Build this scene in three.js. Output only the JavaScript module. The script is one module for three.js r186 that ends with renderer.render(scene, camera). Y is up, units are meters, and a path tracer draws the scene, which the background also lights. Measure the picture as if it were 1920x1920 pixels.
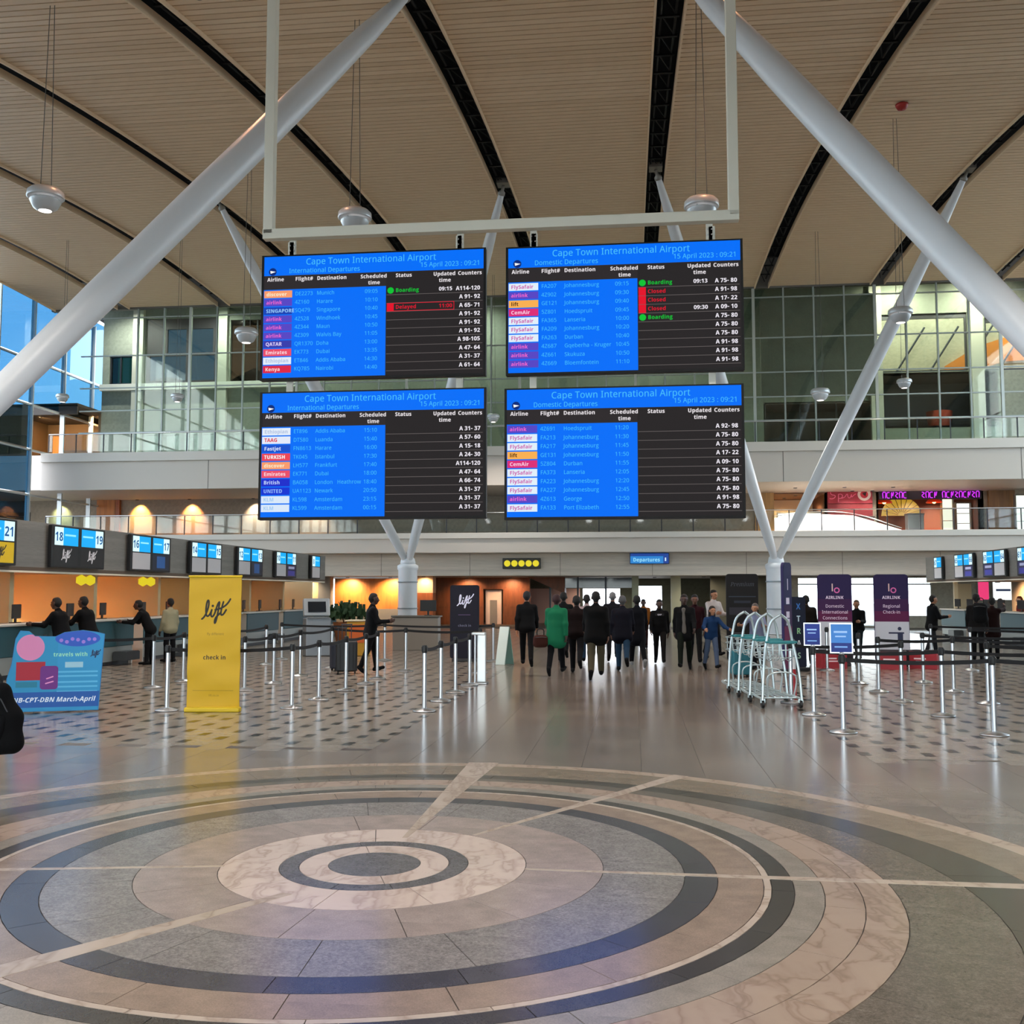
import * as THREE from 'three';
import { mergeGeometries, mergeVertices, toCreasedNormals } from 'three/addons/utils/BufferGeometryUtils.js';
import { RoundedBoxGeometry } from 'three/addons/geometries/RoundedBoxGeometry.js';

// ---------------------------------------------------------------- camera, sky, exposure
const scene = new THREE.Scene();
const camera = new THREE.PerspectiveCamera(2 * Math.atan(960 / 1938) * 180 / Math.PI, 1, 0.1, 600);
camera.position.set(0, 1.75, 0);
{
  const pitch = 0.0781, yaw = 0.1152;
  camera.lookAt(-Math.sin(yaw) * Math.cos(pitch), 1.75 + Math.sin(pitch), -Math.cos(yaw) * Math.cos(pitch));
}
const renderer = new THREE.WebGLRenderer({ antialias: true });
renderer.toneMapping = THREE.LinearToneMapping;
renderer.toneMappingExposure = 1.0;
renderer.shadowMap.enabled = true;
const SKY = 7.5;                       // brightness of the bright, half clouded sky
const PENDANT = 210;                   // candela of a hanging lamp
const rnd = (() => { let s = 12345; return () => { s = (s * 1664525 + 1013904223) >>> 0; return s / 4294967296; }; })();
function hash2(x, y) { let n = Math.imul(x | 0, 374761393) ^ Math.imul(y | 0, 668265263); n = Math.imul(n ^ (n >>> 13), 1274126177); return ((n ^ (n >>> 16)) >>> 0) / 4294967296; }
function vnoise(x, y, px = 0) {
  const xi = Math.floor(x), yi = Math.floor(y), fx = x - xi, fy = y - yi, w = (a) => px ? ((a % px) + px) % px : a;
  const sx = fx * fx * (3 - 2 * fx), sy = fy * fy * (3 - 2 * fy);
  const a = hash2(w(xi), yi), b = hash2(w(xi + 1), yi), c = hash2(w(xi), yi + 1), d = hash2(w(xi + 1), yi + 1);
  return a + (b - a) * sx + (c - a) * sy + (a - b - c + d) * sx * sy;
}
function fbm(x, y, px = 0) { let s = 0, a = 0.5; for (let i = 0; i < 4; i++) { s += a * vnoise(x, y, px); x *= 2; y *= 2; px *= 2; a *= 0.5; } return s / 0.9375; }
{
  const W = 512, H = 256, data = new Float32Array(W * H * 4);
  for (let j = 0; j < H; j++) for (let i = 0; i < W; i++) {
    const el = ((j + 0.5) / H - 0.5) * Math.PI, up = Math.max(0, Math.sin(el));
    const cl = THREE.MathUtils.smoothstep(fbm(i / W * 14, el * 6 + 3, 14), 0.4, 0.68);
    const blue = [0.42 - 0.1 * up, 0.60 - 0.1 * up, 0.88 - 0.06 * up], white = [1.0, 1.0, 1.0], o = (j * W + i) * 4;
    for (let c = 0; c < 3; c++) data[o + c] = (blue[c] + (white[c] - blue[c]) * (0.4 + 0.6 * cl)) * SKY;
    data[o + 3] = 1;
  }
  const sky = new THREE.DataTexture(data, W, H, THREE.RGBAFormat, THREE.FloatType);
  sky.mapping = THREE.EquirectangularReflectionMapping; sky.magFilter = THREE.LinearFilter; sky.needsUpdate = true;
  scene.background = sky;
  scene.environment = sky;
}

// ---------------------------------------------------------------- helpers
const V = (x, y, z) => new THREE.Vector3(x, y, z);
const counts = {};
const numbered = (n) => { const k = counts[n] = (counts[n] ?? -1) + 1; return k ? `${n}_${String(k).padStart(3, '0')}` : n; };
const noIndex = (g) => { const r = g.index ? g.toNonIndexed() : g; for (const k of Object.keys(r.attributes)) if (!['position', 'normal', 'uv'].includes(k)) r.deleteAttribute(k); r.clearGroups?.(); return r; };
const merge = (gs) => gs.length === 1 ? gs[0] : mergeGeometries(gs.map(noIndex));
function mesh(name, gs, mat, parent) {
  const m = new THREE.Mesh(Array.isArray(gs) ? merge(gs) : gs, mat);
  m.name = parent ? name : numbered(name); m.castShadow = m.receiveShadow = true;
  (parent ?? scene).add(m); return m;
}
const part = (name, gs, mat, parent) => mesh(name, gs, mat, parent);
function tag(o, label, category, group) { o.userData.label = label; o.userData.category = category; if (group) o.userData.group = group; return o; }
function thing(name, label, category, [x, y, z] = [0, 0, 0], turn = 0, group) {
  const o = new THREE.Group(); o.name = numbered(name); o.position.set(x, y, z); o.rotation.y = turn; scene.add(o);
  return tag(o, label, category, group);
}
function struct(name, gs, mat) { const m = mesh(name, gs, mat); m.userData.kind = 'structure'; return m; }
function structGroup(name) { const o = new THREE.Group(); o.name = numbered(name); o.userData.kind = 'structure'; scene.add(o); return o; }
const stuffPart = (name, gs, mat, parent) => { const m = mesh(name, gs, mat, parent); m.userData.kind = 'stuff'; return m; };
function copy(src, [x, y, z], turn, label) { const c = src.clone(); c.name = numbered(src.name.replace(/_\d{3}$/, '')); c.userData = { ...src.userData }; c.position.set(x, y, z); c.rotation.y = turn; if (label) c.userData.label = label; scene.add(c); return c; }
const at = (g, x, y, z, ry = 0, rx = 0, rz = 0) => { const m = new THREE.Matrix4().makeRotationFromEuler(new THREE.Euler(rx, ry, rz, 'YXZ')); m.setPosition(x, y, z); return g.applyMatrix4(m); };
const bx = (w, h, d, x = 0, y = 0, z = 0, ry = 0, rx = 0, rz = 0) => at(new THREE.BoxGeometry(w, h, d), x, y, z, ry, rx, rz);
const b6 = (x0, x1, y0, y1, z0, z1) => bx(Math.abs(x1 - x0), Math.abs(y1 - y0), Math.abs(z1 - z0), (x0 + x1) / 2, (y0 + y1) / 2, (z0 + z1) / 2);
const rbx = (w, h, d, r, x = 0, y = 0, z = 0, ry = 0, rx = 0, rz = 0) => at(new RoundedBoxGeometry(w, h, d, 2, r), x, y, z, ry, rx, rz);
function rod(a, b, r0, r1 = r0, seg = 10, open = false) {
  const d = b.clone().sub(a), g = new THREE.CylinderGeometry(r1, r0, d.length(), seg, 1, open);
  g.applyQuaternion(new THREE.Quaternion().setFromUnitVectors(V(0, 1, 0), d.clone().normalize()));
  return g.translate((a.x + b.x) / 2, (a.y + b.y) / 2, (a.z + b.z) / 2);
}
const tube = (pts, r, n = 24, seg = 7, closed = false) => new THREE.TubeGeometry(new THREE.CatmullRomCurve3(pts.map((p) => V(...p)), closed), n, r, seg, closed);
const lathe = (pts, seg = 24, x = 0, y = 0, z = 0) => new THREE.LatheGeometry(pts.map((p) => new THREE.Vector2(...p)), seg).translate(x, y, z);
function plate(pts, depth, holes = [], bevel = 0) {               // a flat outline in x, y pushed along +z
  const s = new THREE.Shape(pts.map((p) => new THREE.Vector2(...p)));
  for (const h of holes) s.holes.push(new THREE.Path(h.map((p) => new THREE.Vector2(...p))));
  return new THREE.ExtrudeGeometry(s, { depth, bevelEnabled: bevel > 0, bevelSize: bevel, bevelThickness: bevel, bevelSegments: 2, curveSegments: 10 });
}
function roundRect(w, h, r, n = 5) {
  const o = [];
  for (const [cx, cy, a0] of [[w / 2 - r, h / 2 - r, 0], [-w / 2 + r, h / 2 - r, 1], [-w / 2 + r, -h / 2 + r, 2], [w / 2 - r, -h / 2 + r, 3]])
    for (let i = 0; i <= n; i++) { const a = (a0 + i / n) * Math.PI / 2; o.push([cx + r * Math.cos(a), cy + r * Math.sin(a)]); }
  return o;
}
const rect = (x0, x1, y0, y1) => [[x0, y0], [x1, y0], [x1, y1], [x0, y1]];
function meterUV(g, s = 1) {                                      // texture coordinates in metres, by the way each face looks
  g = noIndex(g); const p = g.attributes.position, n = g.attributes.normal, uv = new Float32Array(p.count * 2);
  for (let i = 0; i < p.count; i++) {
    const ax = Math.abs(n.getX(i)), ay = Math.abs(n.getY(i)), az = Math.abs(n.getZ(i));
    const [u, v] = ay >= ax && ay >= az ? [p.getX(i), p.getZ(i)] : ax >= az ? [p.getZ(i), p.getY(i)] : [p.getX(i), p.getY(i)];
    uv[2 * i] = u * s; uv[2 * i + 1] = v * s;
  }
  g.setAttribute('uv', new THREE.BufferAttribute(uv, 2)); return g;
}
function canvasTex(w, h, draw) {
  const c = document.createElement('canvas'); c.width = w; c.height = h; draw(c.getContext('2d'), w, h);
  const t = new THREE.CanvasTexture(c); t.colorSpace = THREE.SRGBColorSpace; return t;
}
function noiseTex(n, f, srgb = true) {                            // f(x, y) in 0..1 gives [r, g, b] in 0..255
  const d = new Uint8Array(n * n * 4);
  for (let j = 0; j < n; j++) for (let i = 0; i < n; i++) { const c = f(i / n, j / n), o = (j * n + i) * 4; for (let k = 0; k < 3; k++) d[o + k] = Math.max(0, Math.min(255, c[k])); d[o + 3] = 255; }
  const t = new THREE.DataTexture(d, n, n); t.wrapS = t.wrapT = THREE.RepeatWrapping; t.magFilter = THREE.LinearFilter; t.generateMipmaps = true; if (srgb) t.colorSpace = THREE.SRGBColorSpace; t.needsUpdate = true; return t;
}
const M = (color, roughness = 0.7, extra = {}) => new THREE.MeshStandardMaterial({ color, roughness, ...extra });
const P = (color, roughness = 0.7, extra = {}) => new THREE.MeshPhysicalMaterial({ color, roughness, ...extra });
const glow = (color, k = 1, extra = {}) => new THREE.MeshStandardMaterial({ color: 0x000000, emissive: color, emissiveIntensity: k, roughness: 0.5, ...extra });
const ordinal = (i) => ['first', 'second', 'third', 'fourth', 'fifth', 'sixth', 'seventh', 'eighth', 'ninth', 'tenth', 'eleventh', 'twelfth'][i];
function spot(x, y, z, color, power, angle = 1.0, tx = x, ty = y - 1, tz = z, radius = 3) {
  const l = new THREE.SpotLight(color, power, 0, angle, 0.6, 2); l.position.set(x, y, z); l.target.position.set(tx, ty, tz); l.castShadow = true; l.shadow.radius = radius; scene.add(l, l.target); return l;
}

// ---------------------------------------------------------------- materials
const speckle = noiseTex(256, (x, y) => { const n = fbm(x * 64, y * 64, 64), m = fbm(x * 8 + 7, y * 8, 8); const v = 205 + 70 * (n - 0.5) + 40 * (m - 0.5) + (hash2(x * 256, y * 256) - 0.5) * 34; return [v, v, v]; });
speckle.repeat.set(1.3, 1.3);
const fineSpeckle = noiseTex(256, (x, y) => { const m = fbm(x * 10 + 3, y * 10, 10); const v = 222 + 34 * (m - 0.5) + (hash2(x * 256 + 5, y * 256) - 0.5) * 26; return [v, v, v]; });
fineSpeckle.repeat.set(0.9, 0.9);
const marble = noiseTex(512, (x, y) => { const w = fbm(x * 4, y * 4, 4), q = fbm(x * 10 + 2 * w, y * 3 + 3 * w, 10); const vein = Math.pow(1 - Math.abs(2 * q - 1), 9); const v = 232 - 30 * vein + 16 * (w - 0.5); return [v, v - 3 - 5 * vein, v - 5 - 7 * vein]; });
marble.repeat.set(0.7, 0.7);
const wear = noiseTex(256, (x, y) => { const v = 40 + 34 * (fbm(x * 6, y * 6, 6) - 0.5) + 20 * (hash2(x * 256, y * 256) - 0.5); return [v, v, v]; }, false);
wear.repeat.set(0.4, 0.4);
const woodGrain = noiseTex(256, (x, y) => { const n = fbm(x * 40, y * 3, 40), m = fbm(x * 8, y * 2 + 9, 8); const v = 215 + 60 * (n - 0.5) + 40 * (m - 0.5); return [v, v * 0.97, v * 0.94]; });
const fabricTex = noiseTex(128, (x, y) => { const v = 222 + 30 * (fbm(x * 12, y * 12, 12) - 0.5) + 26 * (hash2(x * 128, y * 128) - 0.5); return [v, v, v]; });
fabricTex.repeat.set(3, 3);
const stone = (c, map = speckle, r = 0.2) => M(c, r, { map });
const steel = M(0xc9ccd0, 0.28, { metalness: 1 });
const darkSteel = M(0x3a3d42, 0.45, { metalness: 0.6 });
const blackPlastic = M(0x101114, 0.5);
const blackMatte = M(0x0b0b0d, 0.85);
const whitePaint = M(0xd4d8dc, 0.38);
const creamPaint = M(0xcfc6b0, 0.5);
const plaster = M(0xbcbab4, 0.75, { map: fineSpeckle });
const warmPlaster = M(0x9c9080, 0.8, { map: fineSpeckle });
const greyWall = M(0x8b9689, 0.7, { map: fineSpeckle });
const clearGlass = P(0xf4f9f8, 0.03, { transmission: 1, thickness: 0, ior: 1.5 });
const greenGlass = P(0xe9f1ec, 0.03, { transmission: 1, thickness: 0, ior: 1.5 });
const blueGlass = P(0x6f93a6, 0.03, { transmission: 1, thickness: 0, ior: 1.5 });
const darkGlass = P(0x3c474c, 0.05, { transmission: 1, thickness: 0, ior: 1.5 });
const orangeWood = M(0xcf8236, 0.5, { map: woodGrain });
const brownWood = M(0x94562f, 0.5, { map: woodGrain });
const belt = M(0x0d0d12, 0.8);
// ================================================================ the setting: floor
const C0 = V(-1.67, 0, -6.70);
const floor = structGroup('floor');
part('slab', b6(-60, 60, -0.4, -0.004, -62, 16), M(0x554f49, 0.5), floor);
const tileTop = [0x8e837a, 0x897e75, 0x93887e, 0x867c74].map((c) => stone(c, fineSpeckle, 0.17));
const tileBox = (w, d) => meterUV(bx(w, 0.02, d, 0, -0.01, 0));
const visible = (x, z) => { const p = V(x, 0, z).project(camera); return z < -2 && Math.abs(p.x) < 1.1 && Math.abs(p.y) < 1.1; };
camera.updateMatrixWorld(true);
{
  const big = [], stag = [], inlays = [];
  for (let i = -34; i < 28; i++) for (let j = 5; j < 84; j++) {
    const x = -1.42 + 0.6 * i, z = -0.3 - 0.6 * j;
    const queue = (x < -2.9 || x > 2.45) && z < -11.6 && z > -48;
    if (queue && Math.abs(x) < 12.6) continue;
    if (Math.hypot(x - C0.x, z + 6.25) < 4.05) continue;
    big.push([x, z]);
  }
  for (const side of [-1, 1]) for (let k = 0; k < 29; k++) for (let j = 0; j < 60; j++) {
    const x = side < 0 ? -2.953 - 0.3335 * k : 2.503 + 0.3335 * k, z = (side < 0 ? -11.89 : -11.81) - 0.3 * ((k + (side < 0 ? 1 : 0)) % 2) - 0.605 * j;
    if (j === 0) stag.push([x + (side < 0 ? -0.1335 : 0.144), z + 0.305]);
    stag.push([x + (side < 0 ? -0.1335 : 0.144), z - 0.3]); inlays.push([x, z]);
  }
  const near = (a, b) => Math.hypot(a[0], a[1]) - Math.hypot(b[0], b[1]);
  const lay = (list, name, joined, w, d, mats, top) => {
    const g = tileBox(w, d), seen = list.filter(([x, z]) => visible(x, z)).sort(near);
    seen.slice(0, 300).forEach(([x, z]) => { const m = part(name, g, mats[Math.floor(hash2(Math.round(x * 91), Math.round(z * 37)) * mats.length)], floor); m.position.set(x, top, z); m.rotation.y = hash2(Math.round(x * 7), Math.round(z * 7)) > 0.5 ? Math.PI : 0; });
    const rest = seen.slice(300), per = mats.map(() => []);
    rest.forEach(([x, z]) => per[Math.floor(hash2(Math.round(x * 91), Math.round(z * 37)) * mats.length)].push(g.clone().translate(x, top, z)));
    per.forEach((gs, i) => gs.length && stuffPart(joined, gs, mats[i], floor));
  };
  lay(big, 'tile', 'distant_tiling', 0.596, 0.596, tileTop, 0);
  lay(stag, 'narrow_tile', 'distant_narrow_tiling', 0.3305, 0.601, [0xa0968a, 0x9a9084, 0xa69c90].map((c) => stone(c, fineSpeckle, 0.19)), 0.0006);
  lay(inlays, 'inlay_tile', 'distant_inlay', 0.115, 0.25, [0x1e1b1a, 0x24211f].map((c) => stone(c, fineSpeckle, 0.2)), 0.002);
}
// the round medallion: nested rings of cut stone and light rays between them
{
  const med = new THREE.Group(); med.name = 'medallion'; floor.add(med);
  const ringR = (cx, cz, R) => (a) => { const dx = cx - C0.x, dz = cz - C0.z, b = dx * Math.cos(a) + dz * -Math.sin(a); return b + Math.sqrt(b * b - dx * dx - dz * dz + R * R); };
  const k = (r) => () => r;
  const E = { in4: ringR(-1.6, -6.17, 4.36), out5: ringR(-1.6, -6.17, 4.52), d4o: ringR(-1.6, -5.98, 4.03), d4i: ringR(-1.64, -6.24, 3.61), bo: ringR(-1.68, -6.52, 3.2), bm: ringR(-1.67, -6.6, 2.99), bi: ringR(-1.67, -6.68, 2.79) };
  const tone = { disc: [136, 131, 133], pale: [230, 212, 202], ringGrey: [128, 123, 125], mauve: [184, 166, 158], grey: [166, 158, 154], dark: [88, 85, 90], brown: [170, 148, 132], strip: [212, 196, 182], black: [86, 82, 78], sand: [168, 158, 146], beige: [186, 166, 150], warmGrey: [132, 121, 110], umber: [86, 80, 73], tan: [150, 134, 116], rim: [192, 174, 156] };
  const rings = [
    [null, k(0.295), 1, 'disc', speckle], [k(0.295), k(0.48), 8, 'pale', marble], [k(0.48), k(0.605), 10, 'ringGrey', speckle], [k(0.605), k(0.98), 9, 'pale', marble],
    [k(0.98), k(1.475), 14, 'mauve', fineSpeckle], [k(1.475), k(1.98), 15, 'grey', speckle], [k(1.98), k(2.18), 15, 'dark', fineSpeckle], [k(2.18), k(2.45), 20, 'brown', fineSpeckle],
    [k(2.45), k(2.495), 20, 'strip', marble], [k(2.495), k(2.625), 20, 'black', fineSpeckle], [k(2.625), E.bi, 20, 'sand', fineSpeckle], [E.bi, E.bm, 22, 'beige', marble], [E.bm, E.bo, 22, 'beige', marble],
    [E.bo, E.d4i, 22, 'warmGrey', speckle], [E.d4i, E.d4o, 22, 'umber', fineSpeckle], [E.d4o, E.in4, 24, 'tan', fineSpeckle], [E.in4, E.out5, 26, 'rim', marble],
  ];
  const top = 0.002, gap = 0.0026;
  rings.forEach(([ri, ro, n, color, map], q) => {
    const mats = [0, 1, 2].map((i) => { const c = new THREE.Color(`rgb(${tone[color]})`); c.offsetHSL(0, 0, (i - 1) * 0.008); return stone(c, map, 0.2); }), off = q * 0.37;
    for (let s = 0; s < n; s++) {
      const a0 = off + s / n * 2 * Math.PI, a1 = off + (s + 1) / n * 2 * Math.PI, steps = Math.max(3, Math.ceil(72 / n)), pts = [];
      for (let i = 0; i <= steps; i++) { const a = a0 + (a1 - a0) * i / steps, r = ro(a) - gap, e = n === 1 ? 0 : (i === 0 ? gap / r : i === steps ? -gap / r : 0); pts.push([r * Math.cos(a + e), r * Math.sin(a + e)]); }
      if (ri) for (let i = steps; i >= 0; i--) { const a = a0 + (a1 - a0) * i / steps, r = ri(a) + gap, e = (i === 0 ? gap / r : i === steps ? -gap / r : 0); pts.push([r * Math.cos(a + e), r * Math.sin(a + e)]); }
      const g = plate(pts, 0.012).rotateX(-Math.PI / 2).translate(C0.x, top - 0.012, C0.z);
      part('stone', meterUV(g), mats[Math.floor(rnd() * 3)], med);
    }
  });
  part('bedding', new THREE.CylinderGeometry(4.5, 4.5, 0.006, 96).translate(-1.6, -0.0064, -6.17), M(0x2a2623, 0.8), med);
  const rayStone = stone(0xcfbfb0, marble, 0.2);
  const ray = (q) => part('ray', meterUV(plate(q.map(([x, z]) => [x, -z]), 0.012).rotateX(-Math.PI / 2).translate(C0.x, 0.0035 - 0.012, C0.z)), rayStone, med);
  const wedge = (a, r0, r1, w0, w1) => { const c = Math.cos(a), s = -Math.sin(a); return [[r0 * c + s * w0 / 2, r0 * s - c * w0 / 2], [r1 * c + s * w1 / 2, r1 * s - c * w1 / 2], [r1 * c - s * w1 / 2, r1 * s + c * w1 / 2], [r0 * c - s * w0 / 2, r0 * s + c * w0 / 2]].reverse(); };
  const R = Math.PI / 180;
  ray(wedge(-0.9 * R, 0.98, 4.6, 0.03, 0.12)); ray(wedge(190 * R, 0.96, 4.3, 0.035, 0.07)); ray(wedge(58.8 * R, 1.0, 4.1, 0.03, 0.15));
  ray([[0.055, -0.72], [0.29, -4.05], [-0.02, -4.03], [0.02, -0.72]]);
  ray([[-0.31, 0.72], [-0.37, 0.70], [-2.51, 3.66], [-2.26, 3.81]]);
}

// ================================================================ the setting: roof and slatted ceiling
const Htab = [[-16, 8.7], [0, 10.6], [10, 12.1], [16, 13.3], [21, 14.35], [26, 15.2], [32, 15.95], [38, 16.5], [43, 16.72], [47, 16.7], [50.5, 16.6], [58, 16.2]];
const ceilH = (z) => { const d = -z; for (let i = 1; i < Htab.length; i++) if (d <= Htab[i][0]) { const [a, ha] = Htab[i - 1], [b, hb] = Htab[i], p = Htab[Math.max(0, i - 2)], q = Htab[Math.min(Htab.length - 1, i + 1)], t = (d - a) / (b - a), m0 = (hb - p[1]) / (b - p[0]) * (b - a), m1 = (q[1] - ha) / (q[0] - a) * (b - a); return (2 * t ** 3 - 3 * t * t + 1) * ha + (t ** 3 - 2 * t * t + t) * m0 + (-2 * t ** 3 + 3 * t * t) * hb + (t ** 3 - t * t) * m1; } return Htab.at(-1)[1]; };
const ribX = (k) => 0.95 + 5.45 * k;
const slope = (z) => Math.atan2(ceilH(z - 0.2) - ceilH(z + 0.2), 0.4);    // rises towards -z
function sheet(x0, x1, z0, z1, lift, t, n = 40) {                       // a curved strip that follows the ceiling
  const g = new THREE.BoxGeometry(x1 - x0, t, z0 - z1, 1, 1, n).translate((x0 + x1) / 2, 0, (z0 + z1) / 2), p = g.attributes.position;
  for (let i = 0; i < p.count; i++) p.setY(i, p.getY(i) + ceilH(p.getZ(i)) + lift);
  g.computeVertexNormals(); return toCreasedNormals(g, 0.6);
}
const ceilMat = M(0xd4b898, 0.62), slatMats = [0xdcc09e, 0xd6ba98, 0xe0c5a4].map((c) => M(c, 0.55));
{
  const roof = struct('roof', [sheet(-31, 24, 16, -58, 1.6, 0.3)], M(0x16151a, 0.9));
  const ceiling = structGroup('ceiling');
  const slats = [];
  for (let k = -6; k <= 3; k++) {
    const x0 = Math.max(ribX(k) + 0.31, -30.1), x1 = Math.min(ribX(k + 1) - 0.31, 23.8);
    part('panel', [sheet(x0, x1, 16, -50.4, 0.12, 0.05)], ceilMat, ceiling);
    for (const x of [x0 + 0.02, x1 - 0.02]) part('edge_trim', [sheet(x - 0.025, x + 0.025, 14, -50.4, 0.04, 0.24)], slatMats[2], ceiling);
    for (let i = 0; i < 104; i++) slats.push([(x0 + x1) / 2, -19.3 - 0.3 * i, x1 - x0 - 0.1]);
  }
  slats.sort((a, b) => b[1] - a[1]);
  const geos = {}, rest = [];
  slats.forEach(([x, z, w], i) => {
    const key = w.toFixed(2), g = geos[key] ??= new THREE.BoxGeometry(w, 0.035, 0.255), rx = slope(z), y = ceilH(z) + 0.02;
    if (i < 300) { const m = part('slat', g, slatMats[Math.floor(rnd() * 3)], ceiling); m.position.set(x, y, z); m.rotation.x = rx; }
    else rest.push(at(g.clone(), x, y, z, 0, rx));
  });
  stuffPart('distant_slats', rest, slatMats[0], ceiling);
  // dark steel trusses in the gaps between the ceiling panels
  for (let k = -5; k <= 3; k++) {
    const x = ribX(k), gs = [];
    for (const dx of [-0.17, 0.17]) for (let z = 4; z > -50; z -= 3) gs.push(rod(V(x + dx, ceilH(z) + 0.28, z), V(x + dx, ceilH(z - 3) + 0.28, z - 3), 0.035, 0.035, 6));
    for (let z = 2; z > -50; z -= 1.25) { gs.push(bx(0.5, 0.05, 0.07, x, ceilH(z) + 0.22, z)); gs.push(rod(V(x - 0.17, ceilH(z) + 0.28, z), V(x + 0.17, ceilH(z - 1.25) + 0.28, z - 1.25), 0.02, 0.02, 5)); }
    const t = mesh('roof_truss', gs, M(0x121215, 0.6, { metalness: 0.3 })); t.userData.kind = 'structure';
  }
}

// ================================================================ the setting: outer walls and glass fronts
struct('ground_outside', b6(-220, 220, -0.9, -0.5, -220, 160), M(0x8f9090, 0.9));
{
  // side fronts: glass above a plain base, posts every 2.9 m
  const mull = M(0xb8c0c2, 0.45, { metalness: 0.3 });
  for (const [side, fx, end] of [['wall_left', -30.3, -54.2], ['wall_right', 24.1, -50.4]]) {
    const w = structGroup(side), o = Math.sign(fx), span = (a, b, ...r) => b6(fx + o * a, fx + o * b, ...r);
    const open = o < 0 ? 13 : -25.35;                              // unseen right glazing is added to light the far end; solid wall nearer
    part('base', span(0, 0.4, -0.4, 4.4, end, 16), plaster, w);
    if (o > 0) part('wall', span(0, 0.4, 4.4, 17.5, open, 13), plaster, w);
    part('pier', span(0, 0.4, -0.4, 17.5, 13, 16), plaster, w);
    for (let i = 0; i <= 24; i++) { const z = 13 - 2.95 * i; if (z < end - 3.5 || z > open + 0.1) continue; part('mullion', bx(0.24, 12.5, 0.09, fx + o * 0.05, 10.65, z), mull, w); }
    for (const y of [4.45, 6.7, 9.0, 11.3, 13.6]) part('transom', span(0, 0.12, y - 0.045, y + 0.045, o < 0 ? -57.8 : end, open), mull, w);
    for (let i = 0; i < 24; i++) for (let j = 0; j < 5; j++) { const y0 = 4.5 + 2.3 * j, y1 = j < 4 ? y0 + 2.2 : 17.2, z = 13 - 2.95 * i - 1.475; if ((z < -50 && y0 < 11) || z < end - 3 || z > open) continue; part('pane', bx(0.02, y1 - y0, 2.86, fx + o * 0.06, (y0 + y1) / 2, z), z < -47 && o < 0 ? blueGlass : clearGlass, w); }
    if (o > 0) part('end_pier', span(0, 0.4, -0.4, 18.2, -58, end), plaster, w);
  }
  const f = structGroup('wall_front');
  part('header', b6(-30.7, 24.4, 8.2, 9.6, 15, 15.4), plaster, f);
  for (let i = 0; i <= 18; i++) part('mullion', bx(0.09, 8.3, 0.24, -30.3 + 3.02 * i, 4.0, 15.1), mull, f);
  for (const y of [2.7, 5.4]) part('transom', b6(-30.3, 24, y - 0.045, y + 0.045, 15.05, 15.17), mull, f);
  for (let i = 0; i < 18; i++) part('pane', bx(2.93, 8.3, 0.02, -30.3 + 3.02 * i + 1.51, 4.0, 15.1), clearGlass, f);
}
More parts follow.
